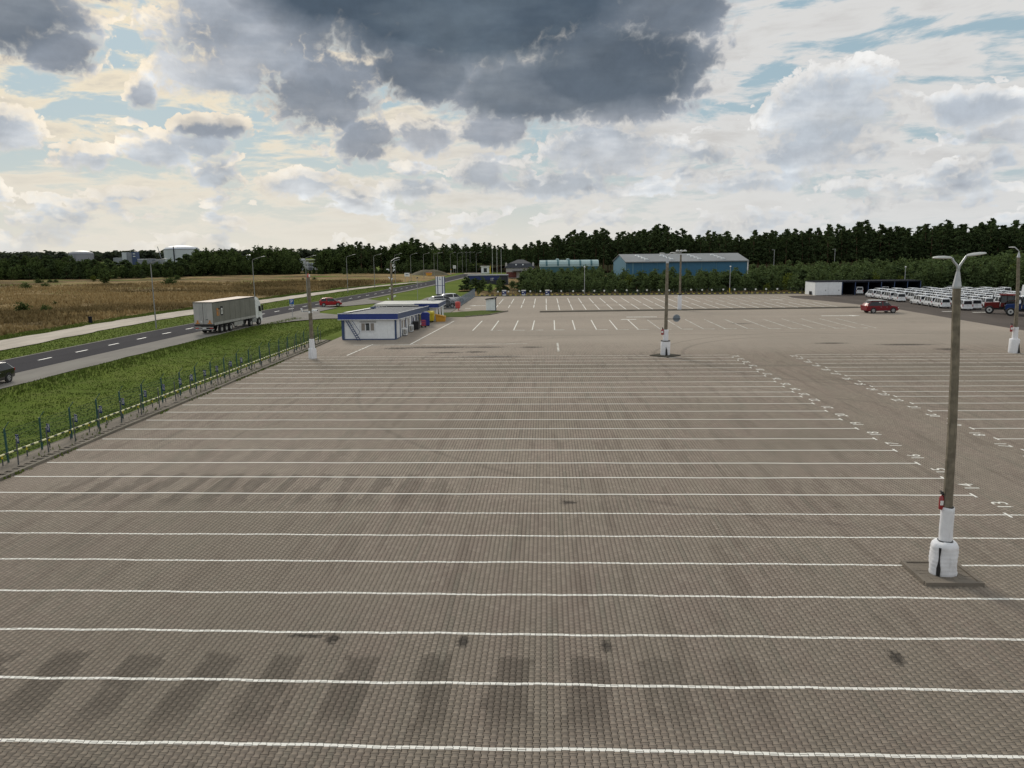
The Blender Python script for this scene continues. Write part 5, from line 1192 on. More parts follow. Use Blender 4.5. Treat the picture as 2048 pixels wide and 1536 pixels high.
# ================================================================ ROADSIDE
def bx(px, y):                       # sideways place of a compass bearing (given as the photo column) at a distance y
    return (px - 1024) / FPX * (.985 * y + 1.71) - .0449 * y - .0019 * y
lamp0 = thing('street_lamp', 'slim street lamp with one arm beside the gravel path, nearest the camera', 'street lamp', (-53.3, 103.0, 0), 0, 'street lamps along the road')
MB().tube([(0, 0, 0), (0, 0, 1.2), (0, 0, 8.7)], [.10, .085, .055], 8).build('pole', 'lamp_post_grey', lamp0)
MB().tube([(0, 0, 8.65), (.15, 0, 8.9), (1.7, 0, 9.35)], .035, 6).build('arm', 'lamp_post_grey', lamp0)
V, F = lamp_head_mesh(.12, .8); o = MB().add(V, F).build('lamp_head', 'lamp_grey', lamp0, True); o.location = (1.6, 0, 9.33)
LP = [(507, 137, 'street lamp rising behind the lorry cab'), (614, 163, 'street lamp just behind the pole with two cameras'), (697, 193, 'street lamp to the far side of the red hatchback'), (752, 214, 'street lamp between the red hatchback and the pole of many cameras'),
      (794, 244, 'street lamp close behind the pole of many cameras'), (826, 262, 'street lamp beside the white billboard'), (852, 283, 'street lamp before the earth mound'), (873, 302, 'street lamp at the right end of the earth mound'), (880, 330, 'far street lamp beyond the earth mound'),
      (906, 338, 'far street lamp standing behind the sign tower'), (920, 352, None), (930, 360, None), (938, 372, None), (946, 384, None), (953, 400, None), (958, 330, 'far street lamp with double head beside the shop')]
for px, y, lb in LP: copy_tree(lamp0, (bx(px, y), y, 0), random.uniform(-.1, .1), lb or 'tiny far street lamp where the road runs into the trees')
t = thing('parking_sign', 'blue parking sign with white P over a white plate at the drive', 'sign', (-39.8, 119.5, 0), R(-18))
MB().tube([(0, .04, 0), (0, .04, 2.9)], .045, 8).build('post', 'galv', t); MB().box(0, 0, 2.45, .78, .03, .82).build('plate', 'road_sign_blue', t)
me = text_mesh('letter', 'P', .85, 'sign_white', .004); o = link('letter', me, t, (0, -.022, 2.44)); o.rotation_euler = (R(90), 0, 0)
MB().box(0, 0, 1.86, .84, .03, .26).build('lower_plate', 'sign_white', t); MB().box(0, -.02, 1.86, .6, .01, .06).build('lettering', 'sign_blue', t); MB().box(0, -.02, 1.93, .5, .01, .03).build('lettering', 'sign_blue', t)
t = thing('sign_tower', 'tall white sign tower with dark blue stripes behind the parked cars', 'sign', (bx(885, 166), 166, 0), R(-6))
MB().box(0, 0, 2.75, 1.85, .3, 3.75).build('panel', 'panel_white', t)
for x in (-.52, .52): MB().box(x, -.16, 2.75, .17, .02, 3.78).build('stripe', 'sign_blue', t)
for x in (-.96, .96): MB().box(x, 0, 2.75, .07, .34, 3.8).build('edge', 'sign_blue', t)
MB().box(0, -.17, 2.72, 1.85, .02, .07).build('stripe', 'sign_blue', t); MB().box(0, -.16, 4.3, .12, .02, .45).build('emblem', 'fence_grey', t); MB().box(0, -.162, 3.98, .42, .02, .12).build('lettering', 'fence_grey', t)
MB().box(0, 0, .45, 1.6, .24, .9).build('base', 'dark_grey', t)
for px, y, w, h, z, lb in ((818, 250, 1.75, 1.15, 2.6, 'small white billboard with grey lettering on two posts by the road'), (914, 335, 1.3, 1.3, 3.2, 'small white board on posts far down the road')):
    t = thing('billboard', lb, 'billboard', (bx(px, y), y, 0), R(-12)); MB().box(0, 0, z, w, .08, h).build('panel', 'sign_white', t); MB().box(0, -.05, z, w * .6, .01, h * .25).build('lettering', 'fence_grey', t)
    for sx in (-.4, .4): MB().box(sx * w, .05, z * .5, .08, .08, z).build('post', 'galv', t)
t = thing('garden_lamp', 'thin pole with small black head in the lawn before the road', 'lamp post', (bx(839, 157), 157, 0)); MB().tube([(0, 0, 0), (0, 0, 4.6)], .04, 6).build('pole', 'galv', t); MB().lathe([(.06, 4.6), (.20, 4.66), (.22, 4.8), (.05, 4.86)], 10).build('lamp_head', 'black', t)
t = thing('flag_pole', 'bare white flag pole behind the blue shop, leftmost of the three', 'flag pole', (bx(990.5, 292), 292, 0), 0, 'flag poles behind the blue shop'); MB().tube([(0, 0, 0), (0, 0, 10.2)], [.12, .07], 8).build('pole', 'roof_white', t); MB().lathe([(.1, 10.2), (.12, 10.3), (.03, 10.4)], 8).build('finial', 'roof_white', t)
copy_tree(t, (bx(999.5, 288), 288, 0), 0, 'bare white flag pole behind the blue shop, middle of the three'); copy_tree(t, (bx(1008, 292), 292, 0), 0, 'bare white flag pole behind the blue shop, nearest the slate roofed house')
t = thing('utility_cabinet', 'small dark cabinet post in the grass beside the gravel path', 'cabinet', (-67.6, 111.5, 0)); MB().box(0, 0, .45, .42, .3, .9).build('body', 'dark_metal', t); MB().box(0, 0, .95, .48, .36, .1).build('cap', 'dark_metal', t)
t = thing('earth_mound', 'grassy earth heap beside the road under the trees', 'mound', (bx(862, 325), 325, -.1))
mb = MB(); V = []; F = []
for i in range(9):
    for j in range(24):
        r = i / 8; a = 2 * math.pi * j / 24; V.append((r * 8.5 * math.cos(a) * (1 + .1 * math.sin(3 * a)), r * 6 * math.sin(a), 2.3 * (1 - r * r) ** 1.2 * (1 + .35 * math.sin(a * 2 + 1) * r) + .2 * random.random()))
for i in range(8):
    for j in range(24): F.append((i * 24 + j, i * 24 + (j + 1) % 24, (i + 1) * 24 + (j + 1) % 24, (i + 1) * 24 + j))
mb.add(V, F).build('heap', 'mound_earth', t, True)
t = thing('skip', 'small orange skip in front of the earth heap by the road', 'skip', (bx(862, 316), 316, 0), R(10)); MB().prism([(-1.0, .2), (1.0, .2), (1.3, 1.3), (-1.3, 1.3)], -.7, .7, 1).build('body', 'orange_paint', t); MB().box(0, 0, 1.33, 2.7, 1.5, .08).build('rim', 'cart_red', t)
t = thing('road_pillar', 'narrow white marker pillar standing at the road bend', 'pillar', (bx(906.5, 330), 330, 0)); MB().box(0, 0, 1.0, .35, .3, 2.0).build('pillar', 'roof_white', t); MB().box(.05, 0, 2.15, .5, .3, .3).build('head', 'orange_paint', t)

# ================================================================ BUILDINGS BEYOND
def gable_hall(root, L, Wd, eave, ridge, wall, roof, gable=None):
    MB().box(L / 2, 0, eave / 2, L, .2, eave).build('front_wall', wall, root); MB().box(L / 2, Wd, eave / 2, L, .2, eave).build('back_wall', wall, root)
    for x in (0, L): MB().prism([(-.1, 0), (Wd + .1, 0), (Wd + .1, eave), (Wd / 2, ridge), (-.1, eave)], x - .1, x + .1, 0).build('gable_wall', gable or wall, root)
    for a, b in (((-.5, eave - .12), (Wd / 2, ridge + .1)), ((Wd + .5, eave - .12), (Wd / 2, ridge + .1))):
        MB().add([(-.35, a[0], a[1]), (L + .35, a[0], a[1]), (L + .35, b[0], b[1]), (-.35, b[0], b[1]), (-.35, a[0], a[1] + .15), (L + .35, a[0], a[1] + .15), (L + .35, b[0], b[1] + .15), (-.35, b[0], b[1] + .15)],
                 [(0, 1, 2, 3), (4, 5, 6, 7), (0, 1, 5, 4), (1, 2, 6, 5), (2, 3, 7, 6), (3, 0, 4, 7)]).build('roof', roof, root)
bh = thing('blue_hall', 'long blue steel hall with grey gabled roof and white skylights before the forest', 'hall', (bx(1256, 224), 224, 0), R(7))
gable_hall(bh, 35.5, 17, 6.4, 8.25, 'hall_blue', 'hall_roof', 'hall_light_blue')
MB().box(-.2, 8.5, 8.35, .12, .6, .12).build('ridge_end', 'hall_light_blue', bh); MB().box(35.65, -.1, 3.1, .3, .3, 6.2).build('downpipe', 'white_paint', bh); MB().box(17.7, -.62, 6.25, 36.3, .16, .18).build('gutter', 'hall_roof', bh)
for k in range(9): MB().box(.3 + 4.35 * k, -.13, 3.1, .10, .06, 6.1).build('wall_seam', 'hall_light_blue', bh)
sk = MB().lathe([(.62, 0), (.58, .28), (.3, .48)], 10).mesh('skylight', 'skylight')
for gx in (5.4, 12.8, 21.0, 28.0):
    for k in range(4):
        y = 1.6 + 1.55 * k; z = 6.4 + (8.25 - 6.4) * y / 8.5; o = link('skylight', sk, bh, (gx + .8 - .55 * k, y, z + .05)); o.scale = (1.15, 1, 1)
MB().box(1.9, -.16, 3.4, .5, .08, 5.6).build('ladder', 'hall_light_blue', bh)
th = thing('teal_hall', 'low hall with pale teal barrel roof and dark roof strips beyond the young trees', 'hall', (bx(1087, 268), 268, 0), R(2))
MB().box(9.8, 4, 2.3, 19.6, 8, 4.6).build('wall', 'hall_teal', th)
MB().prism([(-.2, 4.3), (-.1, 5.2), (.6, 6.0), (1.8, 6.45), (6.2, 6.45), (8.2, 4.3)], -.3, 19.9, 0).build('roof', 'hall_teal_roof', th)
for x in (2.0, 5.9, 9.7, 13.6, 17.4): MB().prism([(-.27, 4.6), (-.17, 5.25), (.55, 6.07), (1.78, 6.52), (1.78, 6.45), (.58, 6.0), (-.1, 5.2), (-.2, 4.6)], x - .3, x + .3, 0).build('roof_strip', 'hall_teal', th)
for x in (5.8, 9.4): MB().lathe([(.55, 6.4), (.6, 6.85), (.2, 7.0)], 10, (x, 2.4, 0)).build('roof_vent', 'hall_teal_roof', th)
ho = thing('slate_house', 'white house with dark slate hipped roof and side dormers by the forest', 'house', (bx(1016, 282), 282, 0), R(1))
MB().box(5.2, 5, 1.9, 9.9, 9, 3.8).build('wall', 'render_wall', ho)
MB().add([(-.4, .0, 3.75), (10.8, .0, 3.75), (10.8, 10, 3.75), (-.4, 10, 3.75), (4.4, 5, 6.6), (6.6, 5, 6.6), (1.2, 1.5, 5.3), (9.4, 1.5, 5.3)], [(0, 1, 7, 6), (6, 7, 5, 4), (1, 2, 5, 7), (2, 3, 4, 5), (3, 0, 6, 4), (3, 2, 1, 0)]).build('roof', 'slate', ho)
for x in (.3, 10.1): MB().prism([(x - .35, 3.8), (x + .35, 3.8), (x + .35, 5.3), (x, 5.75), (x - .35, 5.3)], .6, 1.6, 1).build('dormer', 'render_wall', ho)
for x in (3.9, 6.4): MB().tube([(x, .85, 4.75), (x, .7, 4.85)], .28, 12).build('roof_window', 'skylight', ho)
MB().box(2.2, .47, 1.2, 3.6, .08, 2.0).build('brick_panel', 'red_brick', ho); MB().box(9.2, .47, 1.4, 1.6, .08, 1.6).build('brick_panel', 'red_brick', ho); MB().box(6.0, .45, 1.3, 1.3, .08, 2.5).build('door', 'slate', ho); MB().box(7.9, .45, 1.9, 1.1, .08, 1.5).build('window', 'glass', ho)
MB().box(4.3, -1.2, 2.62, 3.4, 3.2, .2).build('porch_roof', 'slate', ho); MB().box(5.8, -2.6, 1.3, .25, .25, 2.6).build('porch_post', 'render_wall', ho)
sh = thing('blue_shop', 'flat roofed dark blue shop with white letters behind the bushes', 'shop', (bx(940, 238), 238, -.55), R(3))
MB().box(6.2, 4.5, 1.45, 12.4, 9, 2.9).build('wall', 'slate', sh); MB().box(6.2, 4.5, 3.0, 12.8, 9.4, .2).build('roof', 'roof_grey', sh); MB().box(5.2, -.06, 2.3, 9.6, .1, 1.2).build('fascia', 'sign_blue', sh)
me = text_mesh('lettering', 'IT', 1.25, 'sign_white', .02); o = link('lettering', me, sh, (7.6, -.14, 1.75)); o.rotation_euler = (R(90), 0, 0)
for k in range(5): MB().box(12.5, 1 + 1.7 * k, 1.5, .15, .9, 2.4).build('side_panel', 'render_wall', sh)
ki_ = thing('filling_kiosk', 'small white kiosk with yellow trim far down the road', 'kiosk', (bx(976, 345), 345, 0)); MB().box(0, 0, 1.5, 3.4, 3, 3.0).build('wall', 'panel_white', ki_); MB().box(.1, -1.52, 1.5, 1.4, .08, 1.8).build('window', 'glass', ki_); MB().box(0, 0, 3.1, 4.2, 3.6, .3).build('roof', 'roof_white', ki_); MB().box(2.2, -1.2, 1.7, .5, .5, 3.3).build('column', 'yellow_paint', ki_)
fp = thing('paved_forecourt', 'pale paved forecourt roof beside the blue shop', 'canopy', (bx(950, 262), 262, 0)); MB().box(0, 0, 2.4, 5.5, 4.5, .25).build('canopy_roof', 'gravel', fp)
for x in (-2.4, 2.4): MB().box(x, -1.9, 1.15, .2, .2, 2.3).build('post', 'post_grey', fp)
gb = thing('gate_barrier', 'pale gate portal across the far end of the road', 'gate', (bx(942, 395), 395, 0)); MB().box(0, 0, 4.2, 9, .4, .5).build('beam', 'roof_white', gb)
for x in (-4.3, 4.3): MB().box(x, 0, 2.1, .4, .4, 4.2).build('post', 'roof_white', gb)
# garages
ga = thing('closed_garages', 'two white closed sheet-metal garages at the corner of the asphalt yard', 'garage', (56.4, 165.2, 0), R(3))
MB().box(2.85, 2.7, 1.35, 5.6, 5.4, 2.7).build('wall', 'panel_white', ga); MB().box(2.85, 2.7, 2.78, 5.8, 5.6, .1).build('roof', 'dark_metal', ga)
for k in range(2):
    d_ = MB().box(1.45 + 2.8 * k, -.04, 1.3, 2.68, .06, 2.5).build('door', 'white_paint', ga)
    for j in range(7): MB().box(.32 + 2.8 * k + .38 * j, -.078, 1.3, .03, .016, 2.44).build('door_rib', 'panel_white', d_)
    MB().box(2.25 + 2.8 * k, -.09, 1.0, .1, .06, .25).build('handle', 'dark_grey', d_)
MB().box(-.1, 2.0, .4, .3, .8, .7).build('vent', 'black', ga)
gr = thing('open_garages', 'row of dark open garage bays behind the white vans', 'garage', (62.2, 165.6, 0), R(3))
MB().box(8.3, 5.4, 1.35, 16.6, .1, 2.7).build('back_wall', 'dark_metal', gr); MB().box(8.3, 2.7, 2.8, 16.9, 5.7, .12).build('roof', 'dark_metal', gr)
for k in range(7): MB().box(2.75 * k, 2.75, 1.35, .06, 5.2, 2.68).build('partition', 'dark_metal', gr); MB().box(2.75 * k, .06, 1.35, .14, .12, 2.7).build('post', 'fascia_shade_blue', gr)
MB().box(8.3, .06, 2.62, 16.6, .1, .14).build('lintel', 'dark_metal', gr); MB().box(16.6, 2.7, 1.35, .1, 5.4, 2.6).build('end_wall', 'dark_grey', gr)
for k in range(6):
    for z in (.7, 1.4, 2.1): MB().box(1.375 + 2.75 * k, 5.33, z, 2.6, .04, .06).build('wall_rail', 'fascia_shade_blue', gr)
# far industry on the left
def tank(name, label, px, y, rad, wallh, domeh, m):
    t = thing(name, label, 'tank', (bx(px, y), y, 0)); MB().lathe([(rad, 0), (rad, wallh)], 40).build('wall', m, t, True)
    MB().lathe([(rad * 1.0, wallh), (rad * .9, wallh + domeh * .45), (rad * .7, wallh + domeh * .72), (rad * .4, wallh + domeh * .93), (rad * .05, wallh + domeh)], 40).build('dome', m, t, True)
    MB().lathe([(rad * 1.01, wallh - .6), (rad * 1.01, wallh + .3)], 40).build('rim', 'tank_grey' if m == 'tank_white' else 'industry_grey', t)
    MB().box(0, -rad - .4, wallh / 2, 1.2, .6, wallh).build('stair', 'industry_grey', t)
tank('storage_tank', 'grey storage tank with a domed roof far behind the left woods', 146, 1150, 16.8, 12, 4.6, 'tank_grey'); tank('storage_tank', 'white storage tank with domed roof beside the tall trees far left', 357, 900, 19.5, 15.5, 4.3, 'tank_white')
tank('storage_tank', 'half hidden grey tank in the gap between tall trees', 505, 800, 8.5, 7.0, 2.2, 'tank_white')
p_ = thing('plant_building', 'grey and white plant building with dark tower beside the white tank', 'factory', (bx(252, 760), 760, 0))
for x, y, z, w, dp_, h, m, nm in ((-6, 0, 0, 4.5, 6, 12.2, 'tank_white', 'tower'), (-1.2, 1, 0, 5, 6, 12.0, 'industry_grey', 'tower'), (4.0, 0, 0, 4.6, 6, 12.6, 'fascia_shade_blue', 'tower'), (-13, 2, 0, 10, 8, 7.0, 'industry_grey', 'wing'), (15, 0, 0, 14, 10, 5.6, 'industry_grey', 'wing'), (24, 3, 0, 12, 8, 5.2, 'industry_grey', 'wing')): MB().box(x, y, z + h / 2, w, dp_, h).build(nm, m, p_)
for z in (8.2, 10.6): MB().box(4.2, -3.1, z, 2.4, .2, .9).build('window', 'skylight', p_)
MB().box(13.5, -5.2, 5.3, 10, .3, .7).build('roof_edge', 'skylight', p_); MB().tube([(30, 0, 5), (27, 0, 17.5)], .35, 6).build('crane_boom', 'industry_grey', p_); MB().tube([(43, 0, 0), (43, 0, 17.5)], .5, 6).build('chimney', 'dark_metal', p_)
p2 = thing('process_plant', 'pale process plant with pipes and steel frames between the trees', 'factory', (bx(622, 420), 420, 0))
MB().box(-5.5, 0, 3.4, 4.0, 5, 6.8).build('silo_house', 'tank_white', p2)
r3 = random.Random(4)
for k in range(26):
    x = r3.uniform(-6, 6); h = r3.uniform(1.5, 6.3); MB().box(x, r3.uniform(-2, 2), h / 2, r3.uniform(.5, 2.0), 1, h).build('vessel' if k % 2 else 'frame', r3.choice(['tank_white', 'industry_grey', 'skylight', 'tank_grey']), p2)
for z in (2.2, 4.2, 6.0): MB().tube([(-6.5, -2.6, z), (6.5, -2.6, z + .2)], .16, 6).build('pipe', 'skylight', p2)
for px, lb in ((1545, 'thin lamp pole standing before the tall pines, above the young trees'), (1662, 'thin lamp pole before the tall pines behind the closed garages')):
    t = thing('forest_lamp', lb, 'lamp post', (bx(px, 268), 268, 0)); MB().tube([(0, 0, 0), (0, 0, 9.2)], [.12, .07], 6).build('pole', 'galv', t); MB().box(-.4, 0, 9.2, .9, .2, .1).build('lamp_head', 'lamp_grey', t)

# ================================================================ VEGETATION
def cards(Cn, size, rg, flat=0.0):
    """n leaf clumps: small quads, each turned its own way"""
    n_ = len(Cn); a = rg.normal(size=(n_, 3)); a[:, 2] *= (1 - flat); a /= np.linalg.norm(a, axis=1)[:, None] + 1e-9
    b = rg.normal(size=(n_, 3)); b[:, 2] *= (1 - flat); b -= a * (a * b).sum(1)[:, None]; b /= np.linalg.norm(b, axis=1)[:, None] + 1e-9
    s = size[:, None] * .5; k = rg.uniform(.5, 1.0, (n_, 1))
    V = np.stack([Cn - a * s - b * s * k, Cn + a * s - b * s * k * .6, Cn + a * s * .9 + b * s * k, Cn - a * s * .7 + b * s * k * .8], 1)
    return V
def pine_pts(rg, Ht, R0, base, nc, per, cs):
    P = []; Z = []
    for i in range(nc):
        q = (i + rg.uniform(0, 1)) / nc; z = Ht * (base + (1 - base) * q); rr = R0 * (1 - .80 * q ** 1.6) * rg.uniform(.25, 1.1) if q < .93 else R0 * .10
        an = rg.uniform(0, 2 * math.pi); c = np.array([rr * math.cos(an), rr * math.sin(an), z]); wdt = R0 * rg.uniform(.20, .42) * (1 - .55 * q)
        P.append(c + rg.normal(size=(per, 3)) * np.array([wdt * .62, wdt * .62, wdt * .26])); 
    P = np.concatenate(P); return cards(P, cs * rg.uniform(.6, 1.3, len(P)), rg, .35)
def leafy_pts(rg, Ht, R0, base, nc, per, cs, spire=.0):
    P = []
    for i in range(nc):
        u = rg.normal(size=3); u /= np.linalg.norm(u); q = rg.uniform(.35, 1.0); z = .5 + .5 * u[2] * q
        f = math.sin(math.pi * min(1, max(.06, z * .86 + .12))) ** .6 * (1 - spire * z)
        c = np.array([u[0] * q * R0 * f, u[1] * q * R0 * f, Ht * (base + (1 - base) * z) - R0 * .2])
        P.append(c + rg.normal(size=(per, 3)) * R0 * .17)
    P = np.concatenate(P); P[:, 2] = np.clip(P[:, 2], .1, Ht * 1.04); return cards(P, cs * rg.uniform(.6, 1.35, len(P)), rg, .1)
def quads_mesh(name, V, m):
    V = np.asarray(V).reshape(-1, 3); return np_mesh(name, V, np.arange(len(V)).reshape(-1, 4), m)
def trunk_mesh(rg, Ht, r, m, bare):
    d_ = rg.normal(0, .02, 2); pts = [(d_[0] * Ht * q * q, d_[1] * Ht * q * q, Ht * q) for q in (0, .3, .6, .97)]; mb = MB().tube(pts, [r, r * .8, r * .5, r * .08], 7)
    for k in range(7):
        q = rg.uniform(bare, .9); an = rg.uniform(0, 6.28); L = Ht * .16 * (1.2 - q); b = Vector((d_[0] * Ht * q * q, d_[1] * Ht * q * q, Ht * q))
        mb.tube([b, b + Vector((math.cos(an) * L, math.sin(an) * L, L * .35))], [r * .25, r * .08], 5)
    return mb.mesh('trunk', m)
KIND = {}
def kind(nm, cnt, fn, tm, m, Ht, r, bare):
    KIND[nm] = []
    for k in range(cnt):
        rg = np.random.default_rng(hash((len(nm), k, ord(nm[0]))) % 99991); KIND[nm].append((quads_mesh('crown', fn(rg), m), trunk_mesh(rg, Ht, r, tm, bare), Ht))
kind('pine_tree', 8, lambda g_: pine_pts(g_, 16, 2.7, .30, 62, 22, .52), 'pine_bark', 'pine_needles', 16, .24, .3)
kind('low_pine', 3, lambda g_: pine_pts(g_, 5, 2.1, .05, 40, 44, .40), 'pine_bark', 'pine_needles', 5, .14, .1)
kind('young_tree', 6, lambda g_: leafy_pts(g_, 5, 1.55, .05, 54, 18, .30, .5), 'bark', 'birch_leaves', 5, .09, .2)
kind('leafy_tree', 5, lambda g_: leafy_pts(g_, 10, 2.9, .08, 60, 20, .62, .25), 'bark', 'dark_leaves', 10, .20, .25)
kind('yellow_tree', 2, lambda g_: leafy_pts(g_, 5, 1.6, .05, 44, 18, .34, .4), 'bark', 'yellow_leaves', 5, .09, .2)
kind('shrub', 3, lambda g_: leafy_pts(g_, 2, 1.5, .0, 36, 16, .26, .1), 'bark', 'dark_leaves', 2, .07, .1)
def plant(kd, name, label, cat, x, y, ht, w=1.0, group=None, z=None):
    cr, tr, H0 = random.choice(KIND[kd]); s = ht / H0
    t = thing(name, label, cat, (x, y, float(ground_z(x, y)) if z is None else z), random.uniform(0, 6.28), group); t.scale = (s * w, s * w, s)
    link('trunk', tr, t); link('crown', cr, t); return t
def mass(name, kd, pts, m, frac, csc):
    """a wood that reads as one mass: thinned crowns joined in one object"""
    Vs = []; rg = np.random.default_rng(5)
    for x, y, ht, w in pts:
        cr, tr, H0 = KIND[kd][rg.integers(len(KIND[kd]))]; me = cr; n_ = len(me.vertices); co = np.empty(n_ * 3, np.float32); me.vertices.foreach_get('co', co); co = co.reshape(-1, 4, 3)
        pick = rg.random(len(co)) < frac; q = co[pick].astype(float); c = q.mean(1, keepdims=True); q = c + (q - c) * csc; s = ht / H0; a = rg.uniform(0, 6.28); ca, sa = math.cos(a), math.sin(a)
        X = (q[..., 0] * ca - q[..., 1] * sa) * s * w + x; Y = (q[..., 0] * sa + q[..., 1] * ca) * s * w + y; Vs.append(np.stack([X, Y, q[..., 2] * s], -1).reshape(-1, 3))
    return stuff(link(name, quads_mesh(name, np.concatenate(Vs), m)))
# --- pine forest
fpx = [640, 700, 800, 830, 880, 950, 1000, 1050, 1100, 1150, 1200, 1300, 1500, 1700, 1900, 2100]
fY_ = [356, 360, 372, 372, 380, 392, 380, 350, 338, 325, 318, 308, 300, 292, 288, 285]
fH = [11.8, 12.6, 12.8, 14.4, 12.0, 11.4, 11.8, 12.0, 12.8, 14.4, 15.6, 15.8, 15.4, 15.6, 15.8, 16.2]
back = []
px = 640.0; rows = [0, 5.5, 12]
while px < 2095:
    y0 = np.interp(px, fpx, fY_); h0 = np.interp(px, fpx, fH)
    for ri, dy in enumerate((0, 6, 13, 21, 30, 40, 52)):
        y = y0 + dy + random.uniform(-2.5, 2.5); p2_ = px + random.uniform(-7, 7) ; x = bx(p2_, y); ht = (h0 + dy * (h0 - 10) / y0) * (.88 + .24 * float(vnoise(np.array(p2_ * .021), np.array(3.3), 61))) * (random.uniform(.80, 1.16) if ri < 3 else random.uniform(.74, 1.02))
        if ri < 2:
            if px < 930 and random.random() < .55: plant('leafy_tree', 'leafy_tree', 'dark leafy tree in the forest edge behind the field and the road', 'tree', x, y, ht * random.uniform(.75, 1.0), 1.1, 'forest edge behind the field', 0)
            else:
                g_n = ('tall pine in the forest edge behind the field and the road', 'pines behind the field') if px < 930 else (('tall dark pine in the forest edge behind the house and halls', 'pines behind the halls') if px < 1500 else ('tall dark pine in the forest edge above the young trees and the van yard', 'pines behind the van yard'))
                plant('pine_tree', 'pine_tree', g_n[0], 'tree', x, y, ht, random.uniform(.9, 1.2), g_n[1], 0)
        else: back.append((x, y, ht, 1.15))
    px += 10.6
mass('pine_forest', 'pine_tree', back, 'pine_needles', .45, 1.35)
px = 690
while px < 960:
    y = np.interp(px, fpx, fY_) - random.uniform(8, 16); plant('young_tree', 'young_tree', 'light green young tree in front of the forest edge beyond the field', 'tree', bx(px, y), y, random.uniform(4.5, 6.6) if px > 780 else random.uniform(2.5, 4), 1.3, 'young trees before the forest edge', 0); px += random.uniform(7, 12)
# --- thicket of young trees behind the far fence
thick = []
def th_h(px): return np.interp(px, [900, 1060, 1200, 1500, 1700, 1900, 2050], [3.0, 4.0, 4.2, 4.6, 4.9, 6.0, 7.6])
for ri, dy in enumerate((178, 181.5, 185.5, 190, 195, 201, 207, 213, 219, 231, 243, 255, 266)):
    x = bx(1052 + 6 * (ri % 3), dy)
    while x < bx(2085, dy):
        px = 1024 + (x + .0468 * dy) / (.985 * dy + 1.71) * FPX; yy = dy + random.uniform(-1.8, 1.8); ht = th_h(px) * random.uniform(.72, 1.18) * (1 + .10 * max(0, min(1, (dy - 190) / 60)))
        hall = (1215 < px < 1500 and dy > 216)
        if not hall:
            if ri < 5:
                if 35 < x < 54 and ri == 0: ht *= .6
                kd = 'yellow_tree' if random.random() < .07 else ('low_pine' if random.random() < .16 else 'young_tree'); lb = {'yellow_tree': 'yellow green young tree standing out of the thicket behind the far fence', 'low_pine': 'low dark pine in the thicket behind the far fence', 'young_tree': 'young birch in the dense green thicket behind the far fence'}[kd]
                plant(kd, kd if kd != 'yellow_tree' else 'young_tree', lb, 'tree', x, yy, (ht + .5) * (.9 if kd == 'low_pine' else 1), random.uniform(1.0, 1.35), {'yellow_tree': 'yellow green trees in the thicket', 'low_pine': 'low pines in the thicket', 'young_tree': 'young birches in the thicket'}[kd])
            else: thick.append((x, yy, ht, 1.25))
        x += random.uniform(2.2, 3.6) * (1 if ri < 5 else 1.15)
mass('thicket', 'young_tree', thick, 'birch_leaves', .55, 1.3)
plant('yellow_tree', 'young_tree', 'tall yellow green tree above the thicket at the right edge of the photo', 'tree', bx(2015, 225), 225, 8.6, 1.3, None, 0)
plant('leafy_tree', 'leafy_tree', 'bushy tree above the thicket behind the leaning lamp post', 'tree', bx(1985, 232), 232, 7.6, 1.0, None, 0)
for px, y, ht, w, kd, lb in ((938, 196, 3.4, 1.2, 'low_pine', 'dark low pine at the end of the grey railing'), (955, 192, 3.2, 1.3, 'low_pine', 'broad dark pine bush before the blue shop'), (970, 200, 3.6, 1.2, 'young_tree', 'green bush in front of the blue shop beside the dark pine bush'), (985, 186, 2.6, 1.1, 'young_tree', 'light bush standing in the dry grass near the first poster board'),
      (1003, 184, 3.9, .9, 'young_tree', 'narrow upright young tree behind the first poster board'), (1011, 186, 3.0, 1.1, 'low_pine', 'dark small pine beside the narrow young tree'), (1046, 190, 2.6, 1.2, 'young_tree', 'rounded bush behind the middle poster board'), (962, 178, 1.6, 1.2, 'yellow_tree', 'small yellow bush at the corner of the far kerb'), (1030, 205, 2.4, 1.4, 'young_tree', 'low bush below the slate roofed house')):
    plant(kd, 'bush', lb, 'bush', bx(px, y), y, ht, w, None, 0)
# --- woods on the left
lpx = [-30, 60, 110, 150, 200, 300, 330, 375, 395, 480, 488, 512, 520, 556, 566, 598, 606, 636, 645]
lH = [9.2, 9.6, 9.8, 9.0, 7.4, 7.0, 8.0, 9.5, 13.4, 13.6, 9.4, 9.4, 14.6, 14.8, 11.4, 12.4, 4.5, 4.5, 9]
lY = lambda p: np.interp(p, [-30, 100, 200, 330, 400, 520, 640], [322, 330, 318, 330, 345, 352, 350])
px = -28.0
while px < 640:
    for ri, dy in enumerate((0, 7, 15, 26)):
        y = lY(px) + dy + random.uniform(-3, 3); p2_ = px + random.uniform(-6, 6); ht = np.interp(p2_, lpx, lH) * random.uniform(.8, 1.1) * (.62 if ri == 0 else .85 if ri == 1 else 1.0)
        if p2_ > 598 and ri > 1: continue
        if p2_ > 596: ht = min(ht, 4.6)
        kd = 'leafy_tree' if random.random() < .72 or p2_ > 380 else 'low_pine'
        lb = ('tall dark tree of the group before the white tank', 'tall trees before the white tank') if p2_ > 380 else ('dark rounded tree in the wood edge beyond the dry field', 'wood edge beyond the dry field')
        if kd == 'low_pine': lb = ('low dark pine in the wood edge beyond the dry field', 'low pines beyond the dry field')
        plant(kd, kd if kd != 'low_pine' else 'pine_tree', lb[0], 'tree', bx(p2_, y), y, ht, random.uniform(.95, 1.25), lb[1], 0)
    px += 14.5
